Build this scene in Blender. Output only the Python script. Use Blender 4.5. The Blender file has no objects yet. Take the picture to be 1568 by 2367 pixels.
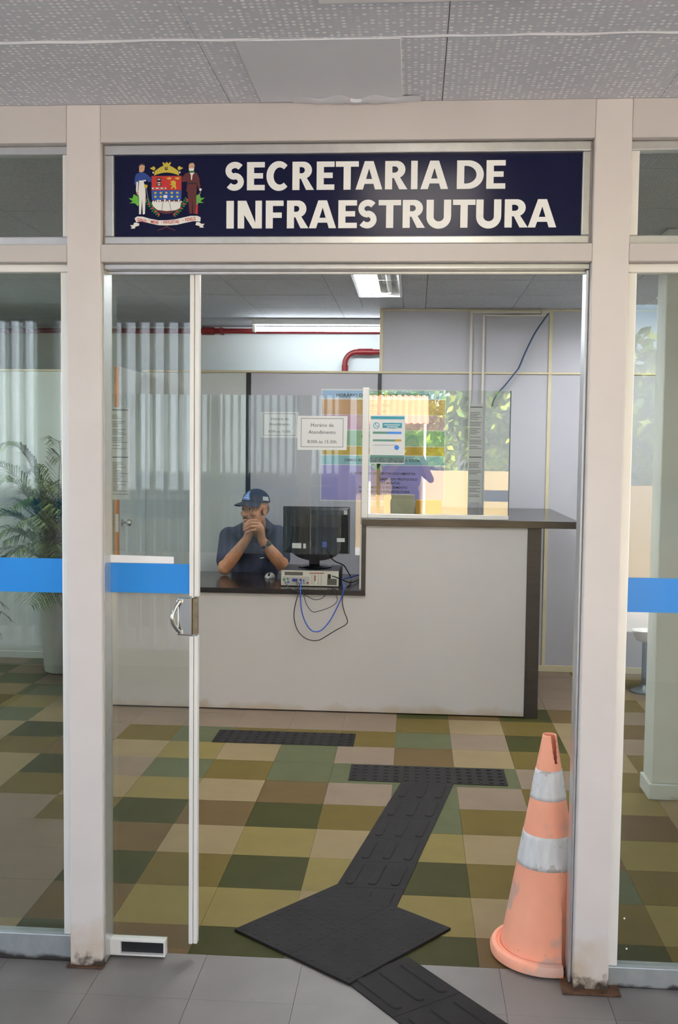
import bpy, math, random
from mathutils import Vector, Matrix

# ------------------------------------------------------------------ camera
scene = bpy.context.scene
FPX, CX, CY, CZ, PIT, YAW, ROL = 2398.55, .97655, -2.98408, 1.57834, .062808, .071371, .011431
_cp, _sp, _cy, _sy, _cr, _sr = math.cos(PIT), math.sin(PIT), math.cos(YAW), math.sin(YAW), math.cos(ROL), math.sin(ROL)
_R = Vector((_cy, _sy, 0)); _F = Vector((-_sy*_cp, _cy*_cp, -_sp)); _U = _R.cross(_F)
_R2 = _R*_cr + _U*_sr; _U2 = _U*_cr - _R*_sr
camd = bpy.data.cameras.new('camera'); cam = bpy.data.objects.new('camera', camd)
scene.collection.objects.link(cam)
camd.sensor_fit = 'VERTICAL'; camd.sensor_height = 36.0; camd.lens = FPX/2367*36
camd.clip_start = .02; camd.clip_end = 200
M3 = Matrix((_R2, _U2, -_F)).transposed()
cam.matrix_world = Matrix.Translation((CX, CY, CZ)) @ M3.to_4x4()
scene.camera = cam

# ------------------------------------------------------------------ world, sun, exposure
world = bpy.data.worlds.new('world'); scene.world = world; world.use_nodes = True
wn = world.node_tree; wn.nodes.clear()
sky = wn.nodes.new('ShaderNodeTexSky'); sky.sky_type = 'NISHITA'; sky.sun_disc = False
sky.sun_elevation = math.radians(52); sky.sun_rotation = math.radians(20); sky.air_density = 1.0; sky.dust_density = 2.0
bg = wn.nodes.new('ShaderNodeBackground'); bg.inputs[1].default_value = .75
wo = wn.nodes.new('ShaderNodeOutputWorld')
wn.links.new(sky.outputs[0], bg.inputs[0]); wn.links.new(bg.outputs[0], wo.inputs[0])
sund = bpy.data.lights.new('sun', 'SUN'); sund.energy = 27; sund.angle = .01; sund.color = (1, .98, .95)
sun = bpy.data.objects.new('sun', sund); scene.collection.objects.link(sun)
sun.location = (3, 8, 12)
sun.rotation_euler = Vector((-.25, -.62, -.80)).to_track_quat('-Z', 'Y').to_euler()
scene.view_settings.view_transform = 'Standard'; scene.view_settings.look = 'None'
scene.view_settings.gamma = 1.0; scene.view_settings.use_curve_mapping = False
scene.view_settings.exposure = 0.55
TUBE_PORCH, TUBE_ROOM, TUBE_REAR = 4.0, 66.0, 27.0

COL = scene.collection
rnd = random.Random(7)

# ------------------------------------------------------------------ helpers
def P(u, v, y):
    d = _F + _R2*((u-784)/FPX) - _U2*((v-1183.5)/FPX)
    t = (y-CY)/d.y
    return Vector((CX, CY, CZ)) + d*t

def lin(c):
    if isinstance(c, str):
        c = tuple(int(c[i:i+2], 16)/255 for i in (0, 2, 4))
    return tuple(x/12.92 if x <= .04045 else ((x+.055)/1.055)**2.4 for x in c)

MATS = {}
def mat(name, col, rough=.5, metal=0., var=.06, scale=6., bump=0., bscale=200., spec=.5, stretch=None, coat=0.):
    if name in MATS: return MATS[name]
    m = bpy.data.materials.new(name); m.use_nodes = True; nt = m.node_tree
    b = nt.nodes['Principled BSDF']; c = lin(col)
    b.inputs['Roughness'].default_value = rough; b.inputs['Metallic'].default_value = metal
    b.inputs['Specular IOR Level'].default_value = spec
    b.inputs['Coat Weight'].default_value = coat
    geo = nt.nodes.new('ShaderNodeNewGeometry'); mp = nt.nodes.new('ShaderNodeMapping')
    nt.links.new(geo.outputs['Position'], mp.inputs['Vector'])
    if stretch: mp.inputs['Scale'].default_value = stretch
    nz = nt.nodes.new('ShaderNodeTexNoise'); nz.inputs['Scale'].default_value = scale; nz.inputs['Detail'].default_value = 5
    nt.links.new(mp.outputs[0], nz.inputs['Vector'])
    rp = nt.nodes.new('ShaderNodeValToRGB')
    rp.color_ramp.elements[0].position = .3; rp.color_ramp.elements[1].position = .7
    rp.color_ramp.elements[0].color = tuple(x*(1-var) for x in c)+(1,)
    rp.color_ramp.elements[1].color = tuple(min(1, x*(1+var)) for x in c)+(1,)
    nt.links.new(nz.outputs[0], rp.inputs[0]); nt.links.new(rp.outputs[0], b.inputs['Base Color'])
    if bump:
        n2 = nt.nodes.new('ShaderNodeTexNoise'); n2.inputs['Scale'].default_value = bscale
        nt.links.new(geo.outputs['Position'], n2.inputs['Vector'])
        bp = nt.nodes.new('ShaderNodeBump'); bp.inputs['Strength'].default_value = bump; bp.inputs['Distance'].default_value = .002
        nt.links.new(n2.outputs[0], bp.inputs['Height']); nt.links.new(bp.outputs[0], b.inputs['Normal'])
    MATS[name] = m; return m

def stain(m, col, z0, z1, scale=14., amount=1.0, contrast=(.42, .58)):
    """dirt / rust rising from the ground between heights z0 (full) and z1 (none), with a ragged noise edge"""
    nt = m.node_tree; b = nt.nodes['Principled BSDF']
    src = b.inputs['Base Color'].links[0].from_socket
    geo = nt.nodes.new('ShaderNodeNewGeometry'); sx = nt.nodes.new('ShaderNodeSeparateXYZ')
    nt.links.new(geo.outputs['Position'], sx.inputs[0])
    mr = nt.nodes.new('ShaderNodeMapRange'); mr.inputs['From Min'].default_value = z0; mr.inputs['From Max'].default_value = z1
    mr.inputs['To Min'].default_value = .42; mr.inputs['To Max'].default_value = -.42; nt.links.new(sx.outputs[2], mr.inputs[0])
    nz = nt.nodes.new('ShaderNodeTexNoise'); nz.inputs['Scale'].default_value = scale; nz.inputs['Detail'].default_value = 6
    nt.links.new(geo.outputs['Position'], nz.inputs['Vector'])
    ad = nt.nodes.new('ShaderNodeMath'); ad.operation = 'ADD'; nt.links.new(mr.outputs[0], ad.inputs[0]); nt.links.new(nz.outputs[0], ad.inputs[1])
    cr = nt.nodes.new('ShaderNodeMapRange'); cr.inputs['From Min'].default_value = contrast[0]; cr.inputs['From Max'].default_value = contrast[1]
    cr.inputs['To Max'].default_value = amount
    nt.links.new(ad.outputs[0], cr.inputs[0])
    mx = nt.nodes.new('ShaderNodeMix'); mx.data_type = 'RGBA'
    nt.links.new(cr.outputs[0], mx.inputs[0]); nt.links.new(src, mx.inputs[6]); mx.inputs[7].default_value = lin(col)+(1,)
    nt.links.new(mx.outputs[2], b.inputs['Base Color'])

def speck(m, col, scale=60., thr=.70, amount=.8):
    nt = m.node_tree; b = nt.nodes['Principled BSDF']
    src = b.inputs['Base Color'].links[0].from_socket
    geo = nt.nodes.new('ShaderNodeNewGeometry')
    nz = nt.nodes.new('ShaderNodeTexNoise'); nz.inputs['Scale'].default_value = scale; nz.inputs['Detail'].default_value = 3
    nt.links.new(geo.outputs['Position'], nz.inputs['Vector'])
    cr = nt.nodes.new('ShaderNodeMapRange'); cr.inputs['From Min'].default_value = thr; cr.inputs['From Max'].default_value = thr+.06
    cr.inputs['To Max'].default_value = amount; nt.links.new(nz.outputs[0], cr.inputs[0])
    mx = nt.nodes.new('ShaderNodeMix'); mx.data_type = 'RGBA'
    nt.links.new(cr.outputs[0], mx.inputs[0]); nt.links.new(src, mx.inputs[6]); mx.inputs[7].default_value = lin(col)+(1,)
    nt.links.new(mx.outputs[2], b.inputs['Base Color'])

def emit(name, col, strength):
    if name in MATS: return MATS[name]
    m = bpy.data.materials.new(name); m.use_nodes = True; nt = m.node_tree
    b = nt.nodes['Principled BSDF']; b.inputs['Base Color'].default_value = lin(col)+(1,)
    b.inputs['Emission Color'].default_value = lin(col)+(1,); b.inputs['Emission Strength'].default_value = strength
    MATS[name] = m; return m

def glass(name, tint, f0=.045):
    m = bpy.data.materials.new(name); m.use_nodes = True; nt = m.node_tree; nt.nodes.clear()
    out = nt.nodes.new('ShaderNodeOutputMaterial'); tr = nt.nodes.new('ShaderNodeBsdfTransparent'); gl = nt.nodes.new('ShaderNodeBsdfGlossy')
    tr.inputs[0].default_value = tuple(tint)+(1,); gl.inputs['Roughness'].default_value = 0.0
    geo = nt.nodes.new('ShaderNodeNewGeometry'); dt = nt.nodes.new('ShaderNodeVectorMath'); dt.operation = 'DOT_PRODUCT'
    nt.links.new(geo.outputs['Incoming'], dt.inputs[0]); nt.links.new(geo.outputs['Normal'], dt.inputs[1])
    ab = nt.nodes.new('ShaderNodeMath'); ab.operation = 'ABSOLUTE'; nt.links.new(dt.outputs['Value'], ab.inputs[0])
    om = nt.nodes.new('ShaderNodeMath'); om.operation = 'SUBTRACT'; om.inputs[0].default_value = 1; nt.links.new(ab.outputs[0], om.inputs[1])
    pw = nt.nodes.new('ShaderNodeMath'); pw.operation = 'POWER'; pw.inputs[1].default_value = 5; nt.links.new(om.outputs[0], pw.inputs[0])
    ma = nt.nodes.new('ShaderNodeMath'); ma.operation = 'MULTIPLY_ADD'; ma.inputs[1].default_value = 1-f0; ma.inputs[2].default_value = f0
    nt.links.new(pw.outputs[0], ma.inputs[0])
    mx = nt.nodes.new('ShaderNodeMixShader'); nt.links.new(ma.outputs[0], mx.inputs[0]); nt.links.new(tr.outputs[0], mx.inputs[1]); nt.links.new(gl.outputs[0], mx.inputs[2])
    nt.links.new(mx.outputs[0], out.inputs[0])
    MATS[name] = m; return m

def perforated(name, base, dot, spacing=.0165, r=.2, blank=False):
    m = mat(name, base, .85, var=.05, scale=3)
    nt = m.node_tree; b = nt.nodes['Principled BSDF']; src = b.inputs['Base Color'].links[0].from_socket
    geo = nt.nodes.new('ShaderNodeNewGeometry'); sc = nt.nodes.new('ShaderNodeVectorMath'); sc.operation = 'SCALE'; sc.inputs['Scale'].default_value = 1/spacing
    nt.links.new(geo.outputs['Position'], sc.inputs[0])
    fr = nt.nodes.new('ShaderNodeVectorMath'); fr.operation = 'FRACTION'; nt.links.new(sc.outputs[0], fr.inputs[0])
    sb = nt.nodes.new('ShaderNodeVectorMath'); sb.operation = 'SUBTRACT'; sb.inputs[1].default_value = (.5, .5, .5); nt.links.new(fr.outputs[0], sb.inputs[0])
    ml = nt.nodes.new('ShaderNodeVectorMath'); ml.operation = 'MULTIPLY'; ml.inputs[1].default_value = (1, 1, 0); nt.links.new(sb.outputs[0], ml.inputs[0])
    ln = nt.nodes.new('ShaderNodeVectorMath'); ln.operation = 'LENGTH'; nt.links.new(ml.outputs[0], ln.inputs[0])
    lt = nt.nodes.new('ShaderNodeMath'); lt.operation = 'LESS_THAN'; lt.inputs[1].default_value = r; nt.links.new(ln.outputs['Value'], lt.inputs[0])
    fl = nt.nodes.new('ShaderNodeVectorMath'); fl.operation = 'FLOOR'; nt.links.new(sc.outputs[0], fl.inputs[0])
    fm = nt.nodes.new('ShaderNodeVectorMath'); fm.operation = 'MULTIPLY'; fm.inputs[1].default_value = (1, 1, 0); nt.links.new(fl.outputs[0], fm.inputs[0])
    wh = nt.nodes.new('ShaderNodeTexWhiteNoise'); wh.noise_dimensions = '3D'; nt.links.new(fm.outputs[0], wh.inputs['Vector'])
    mr = nt.nodes.new('ShaderNodeMapRange'); mr.inputs['From Min'].default_value = .25; mr.inputs['From Max'].default_value = .8
    nt.links.new(wh.outputs['Value'], mr.inputs[0])
    mm = nt.nodes.new('ShaderNodeMath'); mm.operation = 'MULTIPLY'; nt.links.new(lt.outputs[0], mm.inputs[0]); nt.links.new(mr.outputs[0], mm.inputs[1])
    mx = nt.nodes.new('ShaderNodeMix'); mx.data_type = 'RGBA'; nt.links.new(mm.outputs[0], mx.inputs[0]); nt.links.new(src, mx.inputs[6]); mx.inputs[7].default_value = lin(dot)+(1,)
    nt.links.new(mx.outputs[2], b.inputs['Base Color'])
    return m

class MB:
    def __init__(s): s.v = []; s.f = []; s.m = []
    def add(s, vs, fs, m=0):
        o = len(s.v); s.v += [Vector(p) for p in vs]; s.f += [[i+o for i in f] for f in fs]; s.m += [m]*len(fs); return s
    def box(s, x0, x1, y0, y1, z0, z1, m=0):
        vs = [(x0,y0,z0),(x1,y0,z0),(x1,y1,z0),(x0,y1,z0),(x0,y0,z1),(x1,y0,z1),(x1,y1,z1),(x0,y1,z1)]
        return s.add(vs, [(0,3,2,1),(4,5,6,7),(0,1,5,4),(1,2,6,5),(2,3,7,6),(3,0,4,7)], m)
    def prism(s, poly, y0, y1, m=0):
        """polygon in x,z (any winding) swept from y0 (front) to y1"""
        a = sum(poly[i][0]*poly[(i+1) % len(poly)][1]-poly[(i+1) % len(poly)][0]*poly[i][1] for i in range(len(poly)))
        if a < 0: poly = poly[::-1]
        n = len(poly)
        s.k = getattr(s, 'k', 0)+1; y0 = y0-(s.k % 40)*1.5e-5     # overlapping strokes never share a face plane
        vs = [(x, y0, z) for x, z in poly]+[(x, y1, z) for x, z in poly]
        fs = [list(range(n)), list(range(2*n-1, n-1, -1))]+[[i, i+n, (i+1) % n+n, (i+1) % n] for i in range(n)]
        return s.add(vs, fs, m)
    def slab(s, poly, z0, z1, m=0):
        a = sum(poly[i][0]*poly[(i+1) % len(poly)][1]-poly[(i+1) % len(poly)][0]*poly[i][1] for i in range(len(poly)))
        if a < 0: poly = poly[::-1]
        n = len(poly)
        vs = [(x, y, z1) for x, y in poly]+[(x, y, z0) for x, y in poly]
        fs = [list(range(n)), list(range(2*n-1, n-1, -1))]+[[i, i+n, (i+1) % n+n, (i+1) % n] for i in range(n)]
        return s.add(vs, fs, m)
    def ribbon(s, pts, w, y0, y1, m=0):
        """flat stroke of width w along a polyline in x,z"""
        L = []; R = []
        n = len(pts)
        for i in range(n):
            a = Vector(pts[max(i-1, 0)]); b = Vector(pts[min(i+1, n-1)]); d = (b-a).normalized(); nn = Vector((-d.y, d.x))
            ww = w[i] if isinstance(w, (list, tuple)) else w
            L.append(tuple(Vector(pts[i])+nn*ww/2)); R.append(tuple(Vector(pts[i])-nn*ww/2))
        for i in range(n-1): s.prism([L[i], L[i+1], R[i+1], R[i]], y0, y1, m)
        return s
    def tube(s, path, r, n=8, m=0, caps=True):
        path = [Vector(p) for p in path]; k = len(path); rr = r if isinstance(r, (list, tuple)) else [r]*k
        vs = []; up = None
        for i in range(k):
            d = (path[min(i+1, k-1)]-path[max(i-1, 0)]).normalized()
            if up is None:
                up = Vector((0, 0, 1)) if abs(d.z) < .9 else Vector((1, 0, 0))
            a = d.cross(up).normalized(); b = a.cross(d).normalized(); up = b
            for j in range(n):
                t = 2*math.pi*j/n; vs.append(path[i]+a*math.cos(t)*rr[i]+b*math.sin(t)*rr[i])
        fs = [[i*n+j, i*n+(j+1) % n, (i+1)*n+(j+1) % n, (i+1)*n+j] for i in range(k-1) for j in range(n)]
        if caps: fs += [list(range(n-1, -1, -1)), [(k-1)*n+j for j in range(n)]]
        return s.add(vs, fs, m)
    def lathe(s, prof, c, n=24, m=0, ax='z'):
        vs = []
        for r, h in prof:
            for j in range(n):
                t = 2*math.pi*j/n
                if ax == 'z': vs.append((c[0]+r*math.cos(t), c[1]+r*math.sin(t), c[2]+h))
                elif ax == 'y': vs.append((c[0]+r*math.cos(t), c[1]-h, c[2]+r*math.sin(t)))
                else: vs.append((c[0]+h, c[1]+r*math.cos(t), c[2]+r*math.sin(t)))
        k = len(prof)
        fs = [[i*n+j, i*n+(j+1) % n, (i+1)*n+(j+1) % n, (i+1)*n+j] for i in range(k-1) for j in range(n)]
        fs += [list(range(n-1, -1, -1)), [(k-1)*n+j for j in range(n)]]
        return s.add(vs, fs, m)
    def ell(s, c, r, rot=None, nu=16, nv=10, m=0, vmin=-1, vmax=1):
        vs = []; c = Vector(c)
        for i in range(nv+1):
            ph = math.pi/2*(vmin+(vmax-vmin)*i/nv)
            for j in range(nu):
                t = 2*math.pi*j/nu
                p = Vector((r[0]*math.cos(ph)*math.cos(t), r[1]*math.cos(ph)*math.sin(t), r[2]*math.sin(ph)))
                if rot is not None: p = rot @ p
                vs.append(c+p)
        fs = [[i*nu+j, i*nu+(j+1) % nu, (i+1)*nu+(j+1) % nu, (i+1)*nu+j] for i in range(nv) for j in range(nu)]
        fs += [list(range(nu-1, -1, -1)), [nv*nu+j for j in range(nu)]]
        return s.add(vs, fs, m)
    def caps(s, a, b, ra, rb, n=12, m=0):
        """tapered capsule"""
        a = Vector(a); b = Vector(b); d = (b-a).normalized()
        path = []; rr = []
        for k in range(4):
            t = math.pi/2*(1-k/4); path.append(a-d*ra*math.sin(t)); rr.append(max(ra*math.cos(t), ra*.05))
        path += [a, b]; rr += [ra, rb]
        for k in range(1, 5):
            t = math.pi/2*k/4; path.append(b+d*rb*math.sin(t)); rr.append(max(rb*math.cos(t), rb*.05))
        return s.tube(path, rr, n, m)

def wloc(o):
    p = Vector((0, 0, 0))
    while o is not None: p += o.location; o = o.parent
    return p

def obj(name, mb, m, parent=None, base=None, smooth=False, bevel=0., **kw):
    """one mesh object from world-space geometry; its origin sits at base (or at the parent's origin)"""
    off = Vector(base) if base is not None else (wloc(parent) if parent else Vector((0, 0, 0)))
    me = bpy.data.meshes.new(name)
    me.from_pydata([tuple(p-off) for p in mb.v], [], mb.f); me.update()
    ms = m if isinstance(m, (list, tuple)) else [m]
    for q in ms: me.materials.append(q)
    if len(ms) > 1: me.polygons.foreach_set('material_index', mb.m)
    if smooth:
        me.polygons.foreach_set('use_smooth', [True]*len(me.polygons))
        me.set_sharp_from_angle(angle=math.radians(38))
    o = bpy.data.objects.new(name, me); COL.objects.link(o)
    if parent: o.parent = parent; o.location = off-wloc(parent)
    else: o.location = off
    if bevel:
        bm = o.modifiers.new('bevel', 'BEVEL'); bm.width = bevel; bm.segments = 2; bm.limit_method = 'ANGLE'
    for k, q in kw.items(): o[k] = q
    return o

def thing(name, label=None, cat=None, base=(0, 0, 0), group=None, kind=None):
    o = bpy.data.objects.new(name, None); COL.objects.link(o); o.location = base; o.empty_display_size = .1
    tag(o, label, cat, group, kind); return o

def tag(o, label=None, cat=None, group=None, kind=None):
    if label: o['label'] = label
    if cat: o['category'] = cat
    if group: o['group'] = group
    if kind: o['kind'] = kind
    return o

def text(s, size, x, z, y, align='LEFT', bold=0., serif=False, sx=1.):
    """flat print facing -Y: returns MB"""
    cu = bpy.data.curves.new('t', 'FONT'); cu.body = s; cu.size = size; cu.align_x = align; cu.offset = bold; cu.resolution_u = 2
    o = bpy.data.objects.new('t', cu); COL.objects.link(o)
    dg = bpy.context.evaluated_depsgraph_get(); me = bpy.data.meshes.new_from_object(o.evaluated_get(dg))
    mb = MB(); mb.add([(x+v.co.x*sx, y, z+v.co.y) for v in me.vertices], [list(p.vertices) for p in me.polygons])
    bpy.data.objects.remove(o); bpy.data.curves.remove(cu); bpy.data.meshes.remove(me)
    return mb

def arc(cx, cz, rx, rz, a0, a1, n=10):
    return [(cx+rx*math.cos(math.radians(a0+(a1-a0)*i/n)), cz+rz*math.sin(math.radians(a0+(a1-a0)*i/n))) for i in range(n+1)]

def bez(pts, n=12):
    """Catmull-Rom through the points"""
    pts = [Vector(p) for p in pts]; out = []
    for i in range(len(pts)-1):
        p0, p1, p2, p3 = pts[max(i-1, 0)], pts[i], pts[i+1], pts[min(i+2, len(pts)-1)]
        for k in range(n):
            t = k/n
            out.append(.5*((2*p1)+(p2-p0)*t+(2*p0-5*p1+4*p2-p3)*t*t+(3*p1-p0-3*p2+p3)*t**3))
    out.append(pts[-1]); return out

def remeshed(mb, voxel, smooth=6, factor=.5):
    me = bpy.data.meshes.new('tmp'); me.from_pydata([tuple(p) for p in mb.v], [], mb.f); me.update()
    o = bpy.data.objects.new('tmp', me); COL.objects.link(o)
    r = o.modifiers.new('r', 'REMESH'); r.mode = 'VOXEL'; r.voxel_size = voxel
    if smooth:
        s = o.modifiers.new('s', 'SMOOTH'); s.iterations = smooth; s.factor = factor
    dg = bpy.context.evaluated_depsgraph_get(); e = bpy.data.meshes.new_from_object(o.evaluated_get(dg))
    out = MB(); out.add([v.co.copy() for v in e.vertices], [list(p.vertices) for p in e.polygons])
    bpy.data.objects.remove(o); bpy.data.meshes.remove(me); bpy.data.meshes.remove(e)
    return out

# ------------------------------------------------------------------ materials
paint = mat('post_paint', 'd2c9c4', .42, var=.03, scale=5); stain(paint, 'b0966c', -.08, .34, 9, .55, (.40, .75)); stain(paint, '2a1c13', -.055, .105, 22, .95); speck(paint, '6b5340', 90, .74, .6)
beam_p = mat('beam_paint', 'c3bbb6', .45, var=.03, scale=3)
alu = mat('anodised_aluminium', 'c9c8c8', .34, .75, var=.05, scale=30)
alu_white = mat('white_aluminium', 'e6e2dc', .35, .15, var=.03)
rail_m = mat('aluminium_sill', 'aeb3b4', .35, .6, var=.1, scale=20); stain(rail_m, '33261d', -.02, .045, 9, .9)
navy = mat('sign_navy', '0f1236', .2, var=.03, spec=.3)
letter_m = mat('sign_letter_white', 'e9e7e3', .4, var=.02)
blue = mat('blue_film', '2089dc', .3, var=.03)
white_tape = mat('white_tape', 'eeeae8', .5, var=.03)
chrome = mat('chrome', 'c8c4bc', .18, 1., var=.06)
dark_rubber = mat('black_rubber', '262220', .6, var=.15, scale=20, bump=.3, bscale=250)
tact = mat('tactile_rubber', '231f1e', .75, var=.14, scale=9, bump=.25, bscale=300, spec=.2)
counter_w = mat('counter_laminate', 'cfc8c4', .4, var=.025, scale=2); stain(counter_w, 'b59c78', -.03, .085, 7, .7, (.35, .7))
dark_lam = mat('dark_laminate', '3a3330', .32, var=.16, scale=60, stretch=(.15, 1, 1))
dark_top = mat('dark_worktop', '2c2624', .2, var=.2, scale=60, stretch=(.15, 1, 1))
part_grey = mat('partition_grey', 'c0bdc2', .55, var=.025, scale=2)
part_pale = mat('partition_pale', 'd3d6d2', .55, var=.025, scale=2)
part_white = mat('partition_white', 'dde2e0', .6, var=.02, scale=2); stain(part_white, 'b8aa8c', -.05, .05, 6, .5)
joint = mat('cream_joint', 'd9cca9', .5, var=.05)
black_strip = mat('black_strip', '1e1e21', .45, var=.1)
wall_m = mat('wall_paint', 'dfe6e4', .7, var=.025, scale=1.5)
wall_cream = mat('wall_cream', 'b79b68', .8, var=.04, scale=2)
pillar_m = mat('pillar_paint', 'd9dad2', .55, var=.04, scale=4); stain(pillar_m, 'b6a789', -.05, .07, 8, .6)
red = mat('red_pipe', '7f2022', .35, var=.1, scale=20)
steel = mat('pale_steel', 'd6d6d2', .35, .2, var=.04)
white_pl = mat('white_plastic', 'e8e6e0', .4, var=.03)
black_pl = mat('black_plastic', '0e0f11', .3, var=.1)
black_gl = mat('black_gloss', '0a0b0d', .12, var=.05)
paper = mat('paper', 'eae6e2', .75, var=.02)
ink = mat('ink', '4a4a4c', .8, var=.02)
ink_d = mat('ink_dark', '222226', .8, var=.02)
concrete = mat('porch_floor', '736c67', .42, var=.09, scale=5); speck(concrete, '4a4039', 45, .73, .55)
glass_l = glass('window_glass', (.885, .908, .885)); glass_d = glass('door_glass', (.93, .945, .92)); glass_c = glass('counter_glass', (.93, .95, .94), .05)
glass_m = glass('mirror_film_glass', (.93, .95, .94), .12)
glass_r = glass('window_glass_clear', (.91, .925, .90))
ceil_out = perforated('ceiling_perforated', 'd6d6dc', 'ffffff', .0165, .3)
ceil_smooth = mat('ceiling_smooth', 'e0e0e4', .85, var=.04, scale=3)
ceil_in = perforated('ceiling_room', 'b4b4b8', 'd6d6d8', .014, .26)
seam_m = mat('ceiling_seam', 'd2d2d6', .7, var=.03)
TC = {'G': mat('tile_dark_green', '393819', .5, var=.07, scale=8, spec=.08), 'M': mat('tile_grey_green', '53553b', .5, var=.06, scale=8, spec=.08),
      'O': mat('tile_olive', '5e4f25', .5, var=.06, scale=8, spec=.08), 'T': mat('tile_khaki', '5d4a2d', .5, var=.06, scale=8, spec=.08),
      'Y': mat('tile_straw', '77683c', .5, var=.05, scale=8, spec=.08), 'C': mat('tile_cream', '837153', .5, var=.05, scale=8, spec=.08),
      'P': mat('tile_taupe', '7b6a59', .5, var=.05, scale=8, spec=.08)}

def inst(name, me, parent, loc, rotz=0.):
    o = bpy.data.objects.new(name, me); COL.objects.link(o); o.parent = parent
    o.location = Vector(loc)-(wloc(parent) if parent else Vector((0, 0, 0))); o.rotation_euler = (0, 0, rotz); return o

def meshof(name, mb, m, smooth=False):
    me = bpy.data.meshes.new(name); me.from_pydata([tuple(p) for p in mb.v], [], mb.f); me.update(); me.materials.append(m)
    if smooth:
        me.polygons.foreach_set('use_smooth', [True]*len(me.polygons)); me.set_sharp_from_angle(angle=math.radians(38))
    return me

# ================================================================== FLOORS
FY = .11                                   # line where the room's tiles meet the porch
floor = thing('floor', kind='structure')
obj('screed', MB().box(-2.62, 3.3, FY, 5.56, -.12, -.004), mat('screed', '4c4638', .8), floor)
ROWS = {  # colour of each vinyl tile, columns -8..9, row 0 at the threshold
 0: 'CPCPOCCGTGMGTGOCOC', 1: 'PCOPCPPTYYCYCOYCOP', 2: 'COPCPPPGOGYGOMOCPO', 3: 'PCPOPPPTCYCYCTYOCP',
 4: 'OCPCPPOGTGOMOCTCOC', 5: 'CPOPCOCYCTPMPOYCPO', 6: 'PCGCCGPMOMMMMPOYCP', 7: 'OPCPOTCYCMPTCOCOPC',
 8: 'CGPCGPOMOOOMPGCPOC', 9: 'PCOMCPPPPPPOCOCTCO', 10: 'CPOYCPPPPPPGTGTPOC', 11: 'PCCMPPPPCPOTPPPOCP',
 12: 'OPMPPCPOCPOPCPPCPO', 13: 'PMPMCPOCPCPOPPPPOC', 14: 'CPMPOCPCOPCPOPPOCP', 15: 'PCPOCPOPCOPCPOPCPO', 16: 'CPOCPCOPCPOCPOPCOP', 17: 'OCPOCPCOPCPOCPCOPC'}
TW = .2988
tme = {c: meshof('floor_tile', MB().box(-TW/2, TW/2, -TW/2, TW/2, -.004, 0), m) for c, m in TC.items()}
tme0 = {c: meshof('floor_tile', MB().box(-TW/2, TW/2, FY-.15, TW/2, -.004, 0), m) for c, m in TC.items()}
for k in range(18):
    for i in range(-8, 10):
        c = ROWS[k][i+8]
        if k > 14 and not -4 < i < 4: continue
        inst('floor_tile', (tme if k else tme0)[c], floor, (i*.3+.15, k*.3+.15, rnd.uniform(-.0004, 0)))
porch = thing('floor', kind='structure', base=(0, -2, 0))
obj('screed', MB().box(-5, 8, -4.2, FY, -.12, -.0045), mat('screed', '4c4638', .8), porch)
pme = meshof('floor_tile', MB().box(-TW/2, TW/2, -TW/2, TW/2, -.004, -.0005), concrete)
pme0 = meshof('floor_tile', MB().box(-TW/2, TW/2, -.15, FY-.001, -.004, -.0005), concrete)
for i in range(-5, 11):
    for k in range(-1, 11):
        inst('floor_tile', pme0 if k < 0 else pme, porch, (i*.3+.21, .0 if k < 0 else -.15-.15-k*.3, rnd.uniform(-.0003, 0)))

# ================================================================== CEILINGS (60 cm perforated panels, one grid)
CZ2 = 2.55
SX = [-2.56+.6*i for i in range(-4, 15)]
ceil_room = thing('ceiling', kind='structure', base=(.4, 2.8, CZ2))
cm_in = meshof('ceiling_panel', MB().box(-.2985, .2985, -.2985, .2985, 0, .014), ceil_in)
TROFFERS = [(.606, 2.55, 'recessed two tube ceiling lamp with only its left tube lit, inside the doorway', False), (.606, .75, 'unseen recessed ceiling lamp added just inside the doorway, behind the lintel', True),
            (-2.3, 2.2, 'unseen recessed ceiling lamp added in the left half of the room', True), (2.5, 2.6, 'unseen recessed ceiling lamp added right of the pillar', True)]  # all but the first are unseen lamps added to brighten the room
for i in range(10):
    for j in range(9):
        x0, y0 = -2.56+.6*i, .14+.6*j; cut = [(x0, x0+.6, y0, y0+.6)]; hit = False
        for X_, Y_, _, _ in TROFFERS:
            nx = []
            for (a, b, c, e) in cut:
                X1, Y1 = X_+.283, Y_+1.24
                if a >= X1 or b <= X_ or c >= Y1 or e <= Y_: nx.append((a, b, c, e)); continue
                hit = True
                if a < X_: nx.append((a, X_, c, e))
                if b > X1: nx.append((X1, b, c, e))
                if c < Y_: nx.append((max(a, X_), min(b, X1), c, Y_))
                if e > Y1: nx.append((max(a, X_), min(b, X1), Y1, e))
            cut = nx
        if not hit: inst('ceiling_panel', cm_in, ceil_room, (x0+.3, y0+.3, CZ2+rnd.uniform(0, .0015)))
        else:
            for (a, b, c, e) in cut:
                if b-a > .01 and e-c > .01: obj('ceiling_panel', MB().box(a+.0015, b-.0015, c+.0015, e-.0015, CZ2, CZ2+.014), ceil_in, ceil_room)
for y in (3.14, 3.74):
    obj('seam_strip', MB().box(-2.6, 3.3, y-.002, y+.002, CZ2-.0012, CZ2), seam_m, ceil_room)
ceil_porch = thing('ceiling', kind='structure', base=(.7, -2, CZ2))
cm_out = meshof('ceiling_panel', MB().box(-.2991, .2991, -.2991, .2991, 0, .014), ceil_out)
cm_hole = meshof('ceiling_panel', MB().box(-.2985, .2985, -.08, .2985, 0, .014), ceil_out)
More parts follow.
